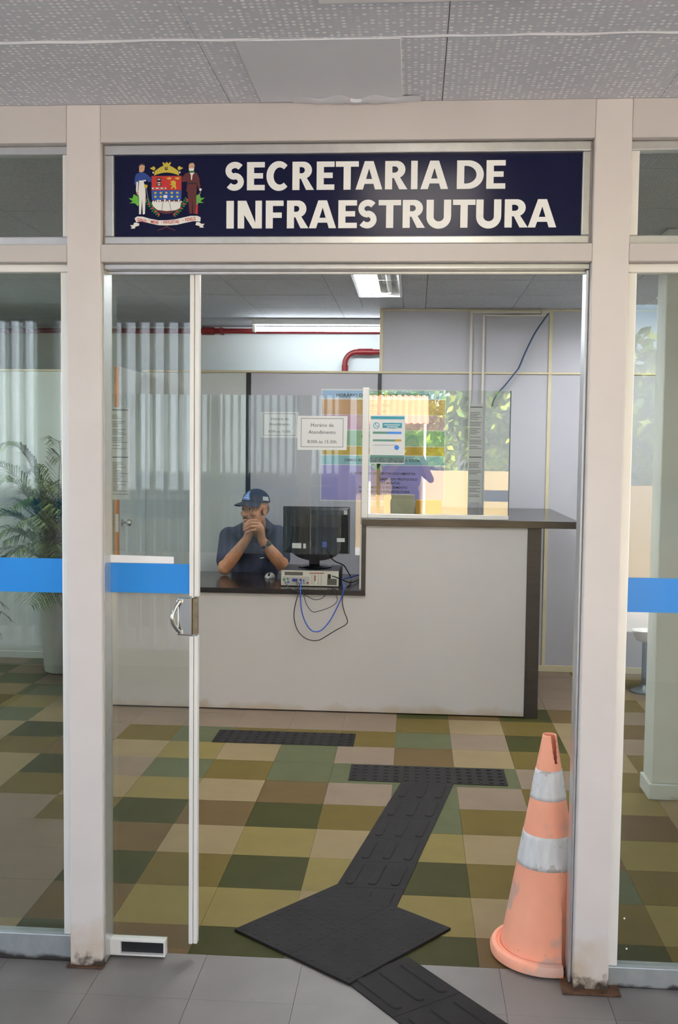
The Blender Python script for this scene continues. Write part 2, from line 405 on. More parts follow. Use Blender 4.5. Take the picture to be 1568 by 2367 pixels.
for i in range(-3, 14):
    for j in range(6):
        x = -2.56+.6*i+.3; y = -.46-.6*j-.3
        if j == 0 and .4 < x < 1.1: y += 0
        inst('ceiling_panel', cm_out, ceil_porch, (x, y, CZ2+rnd.uniform(0, .002)))
    obj('ceiling_panel', MB().box(-2.56+.6*i+.0009, -2.56+.6*i+.5991, -.4591, .11, CZ2, CZ2+.014), ceil_out, ceil_porch)
obj('patch_panel', MB().box(.53, .93, -.455, -.012, CZ2-.004, CZ2-.0002), ceil_smooth, ceil_porch, bevel=.0015)
# the raised, slightly wavy bead of filler over the cross joint
for (xa, xb) in ((-1.7, .60), (.905, 2.6)):
    n = 26; pts = [(xa+(xb-xa)*t/n, -.457+.003*math.sin(t*1.9+xa)+rnd.uniform(-.001, .001), CZ2) for t in range(n+1)]
    rr = [.0045+.001*math.sin(t*1.3) for t in range(n+1)]; rr[-1 if xa < 0 else 0] = .001
    obj('filler_bead', MB().tube(pts, rr, 6), seam_m, ceil_porch, smooth=True)
# sagging torn lining over the sign
n = 24; mb = MB(); vs = []; fs = []
for t in range(n+1):
    x = .62+.36*t/n; s = math.sin(math.pi*t/n)
    zz = CZ2-.0045-.008*s-.002*math.sin(t*1.7)*s
    vs += [(x, -.05-.02*math.sin(t*.9)*s, CZ2-.0045), (x, -.0325, zz), (x, -.004, zz+.004*s)]
for t in range(n):
    for q in range(2): fs.append((t*3+q, t*3+q+1, t*3+3+q+1, t*3+3+q))
mb.add(vs, fs); obj('torn_lining', mb, ceil_smooth, ceil_porch, smooth=True)

# ================================================================== FRONT: POSTS, BEAMS
front = thing('wall_front', kind='structure', base=(.76, .055, 0))
for (xa, xb) in ((-1.645, -1.545), (-.037, .063), (1.465, 1.567), (3.07, 3.17)):
    obj('post', MB().box(xa, xb, 0, .11, 0, CZ2), paint, front, bevel=.004)
for (xa, xb) in ((-1.545, -.037), (.063, 1.465), (1.567, 3.07)):
    obj('beam', MB().box(xa, xb, .0005, .11, 2.443, CZ2-.0005), beam_p, front, bevel=.002)
    obj('beam', MB().box(xa, xb, .0005, .11, 2.104, 2.155), beam_p, front, bevel=.003)
rust = mat('rusty_plate', '5a3d28', .8, .2, var=.45, scale=40)
obj('base_plate', MB().box(1.432, 1.60, -.028, .09, 0, .006), rust, front, bevel=.002)
obj('base_plate', MB().box(-.046, .066, -.012, .1, 0, .004), rust, front, bevel=.002)
for (xa, xb) in ((-5, -1.645), (3.17, 8)):
    obj('panel', MB().box(xa, xb, .0, .11, 0, CZ2), beam_p, front)
# lintel track and side channels of the doorway
obj('door_track', MB().box(.064, 1.464, .03, .1, 2.088, 2.1035).box(.064, 1.464, .062, .068, 2.078, 2.088), alu, front, bevel=.002)
obj('door_channel', MB().box(1.4555, 1.4645, .03, .1, 0.006, 2.087), alu, front, bevel=.004)
obj('door_channel', MB().box(.0635, .0665, .02, .1, .006, 2.087), alu, front)

def window(n, x0, x1, z0, z1, gy, gm, top, bot, side_l, side_r, stripe=None, dots=False):
    w = thing('window_%d' % n, kind='structure', base=((x0+x1)/2, gy, z0))
    obj('frame_rail', MB().box(x0+.0005, x1-.0005, gy-.02, gy+.02, z1-top, z1-.0005), alu_white if z1 < 2.2 else alu, w, bevel=.003)
    obj('frame_rail', MB().box(x0+.0005, x1-.0005, gy-.022, gy+.022, z0+.0005, z0+bot), rail_m if z0 < .5 else alu, w, bevel=.003)
    obj('frame_stile', MB().box(x0+.0005, x0+side_l, gy-.018, gy+.018, z0+bot, z1-top), alu_white, w, bevel=.003)
    obj('frame_stile', MB().box(x1-side_r, x1-.0005, gy-.018, gy+.018, z0+bot, z1-top), alu_white, w, bevel=.003)
    obj('pane', MB().box(x0+side_l, x1-side_r, gy-.003, gy+.003, z0+bot, z1-top), gm, w)
    if stripe:
        obj('blue_stripe', MB().box(x0+side_l, x1-side_r, gy-.0042, gy-.0032, stripe[0], stripe[1]), blue, w, label='bright blue safety stripe')
    return w
window(1, -1.545, -.037, 2.155, 2.443, .05, glass_l, .024, .028, .025, .023)
window(2, -1.545, -.037, 0., 2.104, .05, glass_l, .024, .082, .03, .030, (1.131, 1.234))
window(3, 1.567, 3.07, 2.155, 2.443, .05, glass_l, .026, .027, .028, .025)
w4 = window(4, 1.567, 3.07, 0., 2.104, .05, glass_r, .026, .062, .030, .03, (1.111, 1.211))
for (u, v) in ((1444, 2123), (1449, 2193)):
    p = P(u, v, .046); obj('chip', MB().lathe([(.003, 0), (.002, .0008)], p, 8, ax='y'), white_pl, w4)

# ---- sliding glass door
d = thing('door_1', kind='structure', base=(.2, .085, 0))
obj('pane', MB().box(-.47, .312, .082, .088, .03, 2.088), glass_d, d)
obj('stile', MB().box(.310, .3225, .07, .1, 1.124, 2.086).box(.3235, .338, .073, .097, 1.124, 2.086), alu_white, d, bevel=.002)
obj('stile', MB().box(.310, .3225, .07, .1, .05, 1.004).box(.3235, .336, .073, .097, .05, 1.004), alu_white, d, bevel=.002)
obj('blue_stripe', MB().box(-.46, .3095, .0808, .0818, 1.131, 1.2205), blue, d, label='bright blue safety stripe')
obj('white_tape', MB().prism([(.0665, 1.2215), (.2605, 1.2215), (.2605, 1.242), (.0665, 1.245)], .0802, .0812), white_tape, d)
lock = obj('lock_plate', MB().box(.275, .318, .068, .102, 1.006, 1.120), chrome, d, bevel=.003)
obj('lock_edge', MB().box(.319, .334, .074, .096, 1.008, 1.119), mat('old_brass', '8d8069', .35, .8, var=.2, scale=60), lock, bevel=.002)
hp = [(.283+.0-.018*math.sin(math.pi*t/12), .062-.022*math.sin(math.pi*t/12), 1.016+.095*t/12) for t in range(13)]
obj('pull_handle', MB().tube(hp, [.006]*13, 10), chrome, lock, smooth=True)
obj('pull_foot', MB().box(.274, .29, .058, .07, 1.010, 1.022).box(.274, .29, .058, .07, 1.104, 1.116), chrome, lock, bevel=.002)
g = obj('bottom_guide', MB().box(.066, .237, .068, .1, .050, .055).box(.066, .237, .068, .1, .006, .012).box(.2325, .237, .068, .1, .012, .05).box(.066, .098, .068, .1, .012, .05), alu_white, d)
obj('guide_slot', MB().box(.098, .232, .08, .1, .012, .05), black_strip, g)

# ================================================================== SIGN OVER THE DOOR
sg = thing('door_sign', 'navy door sign reading SECRETARIA DE INFRAESTRUTURA with a coat of arms, above the doorway', 'sign', base=(.76, .04, 2.157))
obj('frame_rail', MB().box(.069, 1.459, .018, .06, 2.413, 2.4405), alu, sg, bevel=.003)
obj('frame_rail', MB().box(.069, 1.459, .018, .06, 2.1575, 2.1800), alu, sg, bevel=.003)
obj('frame_stile', MB().box(.069, .096, .02, .06, 2.1805, 2.4125), alu, sg, bevel=.003)
obj('frame_stile', MB().box(1.436, 1.459, .02, .06, 2.1805, 2.4125), alu, sg, bevel=.003)
obj('panel', MB().box(.096, 1.436, .031, .05, 2.1805, 2.4125), navy, sg)
obj('recess_filler', MB().box(.0635, .0688, .03, .08, 2.156, 2.4425), beam_p, sg); obj('recess_filler', MB().box(1.4592, 1.4645, .03, .08, 2.156, 2.4425), beam_p, sg)
YL0, YL1 = .0292, .0309
def letter(ch, x0, x1, z0, z1):
    mb = MB(); w = x1-x0; h = z1-z0; t = .0205; b = .0150
    if ch in 'AN' and w > .05: t = .0205
    V = lambda xa, xb, za, zb: mb.prism([(xa, za), (xb, za), (xb, zb), (xa, zb)], YL0, YL1)
    if ch == 'I': V(x0, x1, z0, z1)
    elif ch in 'EF':
        V(x0, x0+t, z0, z1); V(x0+t, x1, z1-b, z1); V(x0+t, x1-w*.1, z0+h*.5-b*.5+(.001 if ch == 'E' else -.002), z0+h*.5+b*.5+(.001 if ch == 'E' else -.002))
        if ch == 'E': V(x0+t, x1, z0, z0+b)
    elif ch == 'T':
        V(x0, x1, z1-b, z1); c = (x0+x1)/2; V(c-t/2, c+t/2, z0, z1-b)
    elif ch == 'N':
        mb.prism([(x0, z0), (x0+t*.92, z0), (x0+t*.92, z1-.028), (x0+t*.92, z1), (x0, z1)], YL0, YL1)
        mb.prism([(x1-t*.92, z0), (x1, z0), (x1, z1), (x1-t*.92, z1)], YL0, YL1)
        mb.prism([(x0+t*.6, z1), (x0+t*.92, z1-.0), (x0+t*.92+.006, z1), (x1-t*.6, z0), (x1-t*.92-.008, z0), (x0+t*.6, z1-.03)], YL0, YL1)
    elif ch == 'A':
        c = (x0+x1)/2; k = t*1.02
        mb.prism([(x0, z0), (x0+k, z0), (c, z1-.020), (c, z1), (c-.0125, z1)], YL0, YL1)
        mb.prism([(x1, z0), (x1-k, z0), (c, z1-.020), (c, z1), (c+.0125, z1)], YL0, YL1)
        V(c-w*.24, c+w*.24, z0+h*.20, z0+h*.20+b*.9)
    elif ch == 'U':
        mb.ribbon([(x0+t/2, z1), (x0+t/2, z0+w*.44)]+arc((x0+x1)/2, z0+w*.44, w/2-t/2, w*.44-b/2, 180, 360, 14)+[(x1-t/2, z1)], t, YL0, YL1)
    elif ch == 'D':
        V(x0, x0+t, z0, z1)
        pts = [(x0+t, z1-b/2), (x0+w*.38, z1-b/2)]+arc(x0+w*.38, (z0+z1)/2, w*.62-t/2, h/2-b/2, 90, -90, 16)+[(x0+t, z0+b/2)]
        mb.ribbon(pts, [b, b]+[b+(t-b)*math.sin(math.pi*i/16) for i in range(17)]+[b], YL0, YL1)
    elif ch == 'R':
        V(x0, x0+t, z0, z1); zm = z0+h*.40
        rr = (z1-zm)/2
        pts = [(x0+t, z1-b/2), (x0+w*.46, z1-b/2)]+arc(x0+w*.46, zm+rr, w*.44-t/2, rr-b/2, 90, -90, 12)+[(x0+t, zm+b/2)]
        mb.ribbon(pts, [b, b]+[b+(t-b)*math.sin(math.pi*i/12) for i in range(13)]+[b], YL0, YL1)
        mb.prism([(x0+w*.36, zm+.004), (x0+w*.62, zm+.006), (x1, z0), (x1-t*1.12, z0)], YL0, YL1)
    elif ch == 'C':
        mb.ribbon(arc(x0+w*.56, (z0+z1)/2, w*.56-t/2, h/2-b/2+.001, 47, 313, 22), [b+(t-b)*math.sin(math.pi*i/22) for i in range(23)], YL0, YL1)
    elif ch == 'S':
        c = (x0+x1)/2; r = h/4-b/4+.0006; rx = w/2-t*.45
        top = arc(c+.001, z1-b/2-r, rx, r, 35, 262, 14); bot = arc(c-.001, z0+b/2+r, rx, r, 82, -145, 14)
        mb.ribbon(top+bot, .0175, YL0, YL1)
    return mb
def sx_(u): return P(u, 450, .03).x
L1 = [('S', 520, 565), ('E', 571, 612), ('C', 616, 669), ('R', 676, 726), ('E', 732, 773), ('T', 776, 829), ('A', 822, 884), ('R', 890, 942), ('I', 950, 965), ('A', 972, 1036), ('D', 1056, 1118), ('E', 1124, 1168)]
L2 = [('I', 524, 541), ('N', 550, 606), ('F', 615, 656), ('R', 664, 714), ('A', 715, 778), ('E', 783, 826), ('S', 828, 873), ('T', 876, 928), ('R', 932, 984), ('U', 987, 1044), ('T', 1048, 1100), ('U', 1102, 1160), ('R', 1168, 1222), ('A', 1222, 1288)]
for L, za, zb in ((L1, 2.3125, 2.392), (L2, 2.2042, 2.2828)):
    for ch, a, b_ in L: obj('letter', letter(ch, sx_(a), sx_(b_), za, zb), letter_m, sg)

# ---- coat of arms, flat print in thin layers
def cz(x, y): return (.143+((280+x/7.127)-302)*.001277, 2.395-((350+y/7.127)-375)*.001247)
def cp(pts): return [cz(*p) for p in pts]
def cm(n, c): return mat('crest_'+n, c, .5, var=.03)
cR, cB, cGd, cW, cMa, cSk, cGr, cLG, cBk, cDB = cm('red', 'c22a24'), cm('blue', '1f52a8'), cm('gold', 'c9b23c'), cm('white', 'e4e2dc'), cm('maroon', '5c2026'), cm('skin', 'c99c78'), cm('green', '1f7a3c'), cm('leaf', '62b52f'), cm('black', '1b1a1e'), cm('tunic', '1c3f8c')
lay = lambda k: (.0308-.0003*k-.0003, .0308-.0003*k)
crest = obj('crest', MB().prism(cp([(500,405),(1000,405),(1000,700),(985,820)]+[(750+235*math.cos(math.radians(a)), 820+205*math.sin(math.radians(a))) for a in range(0, 181, 15)]+[(500,700)]), *lay(2)), cMa, sg, label='printed coat of arms with crown, shield and two men')
sh = MB()
sh.prism(cp([(510,410),(990,410),(990,640),(510,640)]), *lay(3), m=0)
sh.prism(cp([(510,645),(990,645),(990,800),(510,800)]), *lay(3), m=1)
sh.prism(cp([(505,835),(990,835),(970,930),(900,965),(750,980),(600,960),(530,900)]), *lay(3), m=2)
for x in range(520, 980, 38):
    hh = rnd.randint(15, 55); sh.prism(cp([(x, 840), (x, 840-hh), (x+26, 840-hh), (x+26, 840)]), *lay(4), m=2)
for r_ in range(2):
    for c_ in range(5):
        if r_ == 1 and c_ == 2: continue
        cx_, cy_ = 568+90*c_, 684+62*r_
        sh.prism(cp([(cx_+22*math.cos(a*.785), cy_+18*math.sin(a*.785)) for a in range(8)]), *lay(4), m=3)
sh.prism(cp([(700,720),(762,720),(762,768),(700,768)]), *lay(4), m=2)
sh.prism(cp([(510,598),(748,598),(748,620),(510,620)]), *lay(4), m=2)
for x in (540, 620, 690): sh.prism(cp([(x,602),(x+36,602),(x+36,616),(x,616)]), *lay(5), m=4)
sh.prism(cp([(585,440),(670,440),(655,510),(670,570),(585,570),(600,510)]), *lay(4), m=4)
for (x, y) in ((627,465),(627,520),(627,552)): sh.prism(cp([(x-24,y-8),(x+24,y-8),(x+18,y+9),(x-18,y+9)]), *lay(5), m=2)
for x in (795, 930): sh.prism(cp([(x-45,430),(x-15,442),(x,420),(x+15,442),(x+40,430),(x+25,466),(x-30,466)]), *lay(4), m=3)
sh.prism(cp([(810,500),(870,480),(905,505),(900,560),(915,610),(890,628),(880,590),(850,600),(840,622),(820,618),(850,565),(800,545),(840,530)]), *lay(4), m=3)
for x0_, x1_ in ((690, 672), (800, 825)):
    sh.ribbon(cp([(x0_, 840), (x1_, 970)]), .0009, *lay(4), m=4)
obj('shield', sh, [cR, cB, cW, cGd, cBk], crest)
cw = MB()
ca = [(555+390*t/10, 330-95*math.sin(math.pi*t/10)) for t in range(11)]; cb = [(545+410*t/10, 400-48*math.sin(math.pi*t/10)) for t in range(11)]
cw.prism(cp(ca+cb[::-1]), *lay(3), m=0)
cw.prism(cp([(705,250),(680,190),(705,188),(715,205),(738,205),(740,185),(765,185),(768,205),(790,205),(798,185),(825,190),(800,250)]), *lay(4), m=0)
for s_ in (-1, 1):
    cw.prism(cp([(750+s_*205,320),(750+s_*270,285),(750+s_*255,268),(750+s_*235,275),(750+s_*230,255),(750+s_*195,255),(750+s_*180,290)]), *lay(4), m=0)
    cw.prism(cp([(750+s_*225,335),(750+s_*205,345),(750+s_*210,370),(750+s_*230,365)]), *lay(5), m=1)
cw.prism(cp([(722,265),(770,265),(768,305),(748,318),(725,305)]), *lay(5), m=2)
cw.prism(cp([(738,275),(756,272),(752,300)]), *lay(6), m=1)
obj('crown', cw, [cGd, cW, cBk], crest)
lm = MB()   # officer in blue tunic and white breeches
lm.prism(cp([(300,340),(300,250),(320,218),(375,215),(395,250),(385,320),(355,345),(320,345)]), *lay(4), m=1)
lm.prism(cp([(290,270),(305,215),(345,195),(385,205),(400,260),(385,235),(340,222),(308,240)]), *lay(5), m=2)
lm.prism(cp([(250,375),(310,350),(380,350),(440,390),(500,440),(500,500),(440,500),(420,440),(415,495),(280,500),(240,560),(222,530),(230,430)]), *lay(3), m=0)
lm.prism(cp([(300,480),(370,480),(400,600),(408,720),(395,1025),(360,1035),(350,780),(330,1030),(298,1030),(300,800),(285,680)]), *lay(4), m=3)
lm.prism(cp([(255,500),(285,500),(280,640),(290,700),(265,705),(248,640)]), *lay(4), m=3)
lm.prism(cp([(262,665),(290,665),(292,720),(270,722)]), *lay(5), m=1)
lm.prism(cp([(380,540),(440,555),(430,605),(390,600)]), *lay(5), m=4)
lm.ribbon(cp([(415,600),(462,850)]), .0016, *lay(5), m=5)
lm.prism(cp([(300,485),(415,470),(412,492),(300,500)]), *lay(5), m=3)
obj('officer_figure', lm, [cDB, cSk, cBk, cW, cGd, cm('steel', '8f8f98')], crest)
rm = MB()   # man in maroon coat
rm.prism(cp([(1115,320),(1115,235),(1135,205),(1190,200),(1210,235),(1200,310),(1160,335)]), *lay(4), m=1)
rm.prism(cp([(1115,290),(1200,285),(1195,325),(1160,335),(1125,325)]), *lay(5), m=2)
rm.prism(cp([(1115,330),(1205,325),(1205,350),(1120,355)]), *lay(5), m=3)
rm.prism(cp([(1000,440),(1060,370),(1125,350),(1245,360),(1285,440),(1310,640),(1280,650),(1245,540),(1245,665),(1075,665),(1090,500),(1010,510)]), *lay(3), m=0)
rm.prism(cp([(1095,665),(1240,665),(1235,1025),(1185,1025),(1175,760),(1170,1025),(1125,1020)]), *lay(4), m=0)
rm.prism(cp([(1130,360),(1210,355),(1175,400),(1165,480),(1150,470),(1150,400)]), *lay(4), m=2)
rm.prism(cp([(1090,520),(1245,518),(1245,545),(1090,545)]), *lay(5), m=4)
rm.prism(cp([(1285,620),(1325,615),(1325,650),(1295,655)]), *lay(5), m=2)
rm.ribbon(cp([(1310,650),(1255,880)]), .002, *lay(5), m=5)
rm.prism(cp([(1240,880),(1265,880),(1262,1030),(1225,1030)]), *lay(5), m=6)
obj('gentleman_figure', rm, [cMa, cSk, cW, cGr, cBk, cm('steel', '8f8f98'), cR], crest)
for s_ in (-1, 1):
    wr = MB()
    for k in range(9):
        a = math.radians(20+k*9.5); cx_ = 750+s_*(330-k*27); cy_ = 800+k*33+(0 if k < 6 else -(k-5)*10)
        for q in (-1, 1):
            aa = a*s_+q*.8
            dx, dy = math.sin(aa)*62, -math.cos(aa)*55
            wr.prism(cp([(cx_, cy_), (cx_+dx*.5-dy*.25, cy_+dy*.5+dx*.25), (cx_+dx, cy_+dy), (cx_+dx*.5+dy*.25, cy_+dy*.5-dx*.25)]), *lay(1), m=0)
        if k % 2 == 0: wr.prism(cp([(cx_+s_*10+20*math.cos(t*1.05), cy_+20*math.sin(t*1.05)) for t in range(6)]), *lay(2), m=1)
    b0 = 750+s_*470
    wr.prism(cp([(b0,900),(b0+s_*50,850),(b0+s_*140,845),(b0+s_*85,820),(b0+s_*155,765),(b0+s_*90,770),(b0+s_*70,700),(b0,740),(b0-s_*20,850)]), *lay(1), m=2)
    wr.ribbon(cp([(750-s_*20,1225),(750+s_*60,1265),(750+s_*150,1295)]), .0022, *lay(1), m=3)
    obj('wreath', wr, [cGr, cR, cLG, cMa], crest, kind='stuff')
rb = MB()
top = [(225,1095),(270,1065),(360,1070),(480,1105),(620,1130),(760,1130),(900,1115),(1030,1085),(1150,1060),(1260,1060),(1310,1085)]
bt = [(1305,1155),(1200,1145),(1050,1175),(920,1205),(760,1215),(620,1210),(480,1180),(350,1145),(250,1160)]
rb.prism(cp(top+bt), *lay(4), m=0)
rb.prism(cp([(250,1165),(300,1180),(300,1215),(235,1235),(230,1262),(160,1265),(180,1240),(150,1210),(205,1205),(215,1170)]), *lay(3), m=0)
rb.prism(cp([(1290,1165),(1240,1160),(1225,1210),(1290,1225),(1295,1250),(1365,1252),(1345,1225),(1375,1190),(1320,1190)]), *lay(3), m=0)
rbo = obj('ribbon', rb, [cW], crest)
for wtxt, zx, zy, ang in (('GENTI', 262, 1140, .22), ('-', 452, 1140, .2), ('MEAE', 487, 1175, .12), ('-', 665, 1180, 0), ('PAVLISTAE', 700, 1190, -.05), ('-', 1015, 1150, -.1), ('FIDELIS', 1060, 1150, -.13)):
    X_, Z_ = cz(zx, zy); t_ = text(wtxt, .0125, 0, 0, lay(5)[0], bold=.0003, sx=.78)
    ca_, sa_ = math.cos(-ang), math.sin(-ang)
    for q in t_.v: x_, z_ = q.x, q.z; q.x = X_+x_*ca_-z_*sa_; q.z = Z_+x_*sa_+z_*ca_
    obj('motto', t_, cR, rbo)

# ================================================================== BACK PARTITION, REAR ROOM, SIDE WALLS
PY = 4.40
wb = thing('wall_back', kind='structure', base=(.5, PY, 0))
def panel(xa, xb, za, zb, m, par=wb): return obj('panel', MB().box(xa+.004, xb-.004, PY, PY+.035, za+.003, zb-.003), m, par, bevel=.0015)
panel(-2.6, -1.56, 0, 2.10, part_white)
panel(-.96, -.222, 0, 2.10, part_pale); panel(-.196, .720, 0, 2.10, part_grey)
for za, zb in ((0, 2.10), (2.10, CZ2)):
    for xa, xb in ((.735, 1.915), (1.915, 3.06), (3.06, 3.3)): panel(xa, xb, za, zb, part_grey)
for x in (-.209, .7275): obj('black_strip', MB().box(x-.013, x+.013, PY-.008, PY+.04, .0, 2.098), black_strip, wb, bevel=.002)
for xa, xb in ((-2.6, -1.56), (-.98, .74), (.735, 3.3)):
    obj('top_strip', MB().box(xa, xb, PY-.01, PY+.045, 2.0985, 2.1135), joint, wb, bevel=.002)
for x, za, zb in ((.735, 2.114, CZ2), (1.915, 0, CZ2), (3.06, 0, CZ2)):
    obj('joint_strip', MB().box(x-.012, x+.012, PY-.0085, PY+.04, za, zb-.002), joint, wb, bevel=.002)
obj('top_strip', MB().box(.735, 3.3, PY-.009, PY+.04, CZ2-.014, CZ2-.001), joint, wb, bevel=.002)
obj('door_jamb', MB().box(-1.0, -.96, PY-.01, PY+.05, 0, 2.09), part_pale, wb, bevel=.002)
obj('door_jamb', MB().box(-1.56, -1.53, PY-.01, PY+.05, 0, 2.09), part_white, wb, bevel=.002)
bbb = thing('baseboard_back', kind='structure', base=(.5, PY, 0))
obj('board', MB().box(-2.6, -1.565, PY-.012, PY-.001, 0, .05), part_white, bbb, bevel=.002)
obj('board', MB().box(.75, 3.3, PY-.012, PY-.001, 0, .045), joint, bbb, bevel=.002)
ob = thing('door_2', kind='structure', base=(-.97, 4.36, 0))
wood = mat('door_wood', 'b9702f', .5, var=.2, scale=30, stretch=(1, 1, .1))
obj('leaf', MB().box(-.985, -.953, 3.722, PY-.015, .01, 2.085), part_pale, ob, bevel=.001)
obj('edge_band', MB().box(-.984, -.954, 3.712, 3.7215, .01, 2.084), wood, ob)
for s_, x in ((1, -.953), (-1, -.985)):
    obj('knob', MB().lathe([(.024, 0), (.024, .004), (.009, .006), (.009, .03), (.022, .038), (.026, .052), (.02, .064), (.006, .066)], (x, 3.77, 1.06), 18, ax='x') if s_ > 0 else
        MB().lathe([(.006, -.066), (.02, -.064), (.026, -.052), (.022, -.038), (.009, -.03), (.009, -.006), (.024, -.004), (.024, 0)], (x, 3.77, 1.06), 18, ax='x'), chrome, ob, smooth=True)
obj('latch_plate', MB().box(-.98, -.958, 3.7105, 3.7118, 1.0, 1.12), steel, ob)

rear = thing('wall_rear', kind='structure', base=(.3, 5.55, 0))
obj('plaster', MB().box(-2.62, 3.3, 5.55, 5.65, -.1, 2.75), wall_m, rear)
wl = thing('wall_left', kind='structure', base=(-2.61, 2.8, 0))
obj('plaster', MB().box(-2.72, -2.61, .11, 5.55, -.1, 2.75), wall_m, wl)
wr_ = thing('wall_right', kind='structure', base=(3.3, 2.8, 0))
obj('plaster', MB().box(3.3, 3.4, .11, 5.55, -.1, 2.75), wall_m, wr_)
# white pillar with plinth just behind the right-hand window
pl = thing('trim_1', kind='structure', base=(2.25, 1.8, 0))
obj('shaft', MB().box(2.072, 2.42, 1.722, 1.885, .072, CZ2), pillar_m, pl, bevel=.006)
obj('plinth', MB().box(2.060, 2.435, 1.71, 1.897, 0, .072), pillar_m, pl, bevel=.004)
# unseen roof slab over everything, put in to block the sun
rf = thing('trim_2', kind='structure', base=(1, 1, 2.8))
obj('unseen_roof_slab', MB().box(-5.2, 8.2, -4.24, 5.8, 2.75, 2.95), mat('roof_concrete', 'b9b4aa', .85), rf)

# ================================================================== OPPOSITE SIDE OF THE PORCH AND THE YARD (seen in the glass)
op = thing('wall_opposite', kind='structure', base=(-2.3, -4.1, 0))
obj('wall_base', MB().box(-5, .15, -4.2, -4.05, 0, .12), beam_p, op)
obj('wall_head', MB().box(-5, .15, -4.2, -4.05, 2.45, 2.75), beam_p, op)
for x in (-5, -3.3, -1.65, .05): obj('post', MB().box(x, x+.1, -4.2, -4.05, .12, 2.45), beam_p, op)
obj('blue_stripe', MB().box(-4.9, .05, -4.062, -4.058, 1.06, 1.19), blue, op)
obj('back_wall', MB().box(-5, .15, -5.7, -5.6, 0, 2.75), mat('shed_wall', '969ea7', .8), op)
obj('wall_pier', MB().box(2.62, 4.2, -4.2, -4.05, 0, 2.75), beam_p, op)
vb = thing('louvre_screen', 'screen of upright louvre slats mirrored in the left glass panes', 'louvre screen', base=(-2.4, -4.16, .12))
sl = meshof('slat', MB().box(-.015, .015, -.02, .02, 0, 2.3), mat('blind_fabric', 'eef1f4', .7))
for k in range(48): inst('slat', sl, vb, (-4.86+.102*k, -4.14, .14), .12)
obj('head_rail', MB().box(-4.9, .05, -4.165, -4.12, 2.44, 2.449), alu_white, vb)
yard = thing('ground', 'pale paved yard beyond the porch, mirrored in the counter glass', 'ground', base=(2, -9, -.1))
tag(yard, kind='structure')
obj('paving', MB().box(-30, 30, -40, -4.2, -.2, -.1), mat('yard_paving', 'c4c2bf', .85, var=.1, scale=2), yard)
obj('garden_wall', MB().box(-6, 12, -8.2, -8, -.1, 1.2), wall_cream, tag(thing('wall_yard', kind='structure', base=(3, -8.1, 0)), kind='structure'))
leafm = [mat('tree_leaf_a', '5f7f24', .6, var=.3, scale=6), mat('tree_leaf_b', 'a9b63a', .6, var=.3, scale=6)]
bark = mat('tree_bark', '6b5a45', .9, var=.3, scale=20)
def tree(x, y, h, w, seed, label):
    r = random.Random(seed); t = thing('tree', label, 'tree', base=(x, y, -.1), group='trees beyond the yard wall')
    mb = MB(); mb.tube([(x, y, -.1), (x+.1, y, h*.4), (x-.1, y+.1, h*.8)], [.14, .1, .03], 8)
    for k in range(5):
        a = r.uniform(0, 6.3); z = h*r.uniform(.3, .7); mb.tube([(x, y, z), (x+math.cos(a)*w*.4, y+math.sin(a)*w*.4, z+h*.2)], [.05, .015], 6)
    obj('trunk', mb, bark, t, smooth=True)
    lf = MB()
    blobs = [(x+r.uniform(-w, w)*.6, y+r.uniform(-w, w)*.4, h*r.uniform(.22, .62), r.uniform(.35, .7)*w*.6) for _ in range(18)]
    for k in range(5200):
        b = r.choice(blobs); dv = Vector((r.gauss(0, 1), r.gauss(0, 1), r.gauss(0, 1))).normalized()*b[3]*r.uniform(.5, 1)
        c = Vector(b[:3])+dv; u = Vector((r.uniform(-1, 1), r.uniform(-1, 1), r.uniform(-1, 1))).normalized()*.11; v = u.orthogonal().normalized()*.05
        lf.add([c-u, c+v, c+u, c-v], [(0, 1, 2, 3)], r.randint(0, 1))
    obj('foliage', lf, leafm, t, kind='stuff')
for a in ((.3, -10.2, 4.2, 1.8, 1, 'leafy green tree mirrored at the left of the raised counter glass'), (2.6, -11.6, 4.6, 2.0, 2, 'leafy green tree mirrored in the middle of the raised counter glass'),
          (4.6, -10.4, 4.3, 1.9, 3, 'leafy green tree mirrored in the right-hand window pane'), (7, -11, 5, 2.2, 4, 'leafy green tree farthest to the right beyond the yard wall'), (-2, -11, 5, 2.2, 5, 'leafy green tree behind the louvre screen building')): tree(*a)

aw = thing('awning', 'peach corrugated awning in the yard, mirrored at the top of the raised counter glass', 'awning', base=(.7, -7.4, 0))
peach = mat('awning_peach', 'c08a68', .6, var=.12, scale=5, stretch=(1, 1, 6))
mb = MB(); n = 40; vs = []
for k in range(n+1):
    z = .012*math.sin(k*math.pi/2); x = .2+1.0*k/n; vs += [(x, -7.1, 1.95+z), (x, -7.9, 2.42+z)]
mb.add(vs, [(2*k, 2*k+2, 2*k+3, 2*k+1) for k in range(n)]); o = obj('sheet', mb, peach, aw); sd = o.modifiers.new('t', 'SOLIDIFY'); sd.thickness = .01
for x in (.25, 1.15): obj('leg', MB().tube([(x, -7.85, -.1), (x, -7.85, 2.36)], .025, 8), steel, aw)

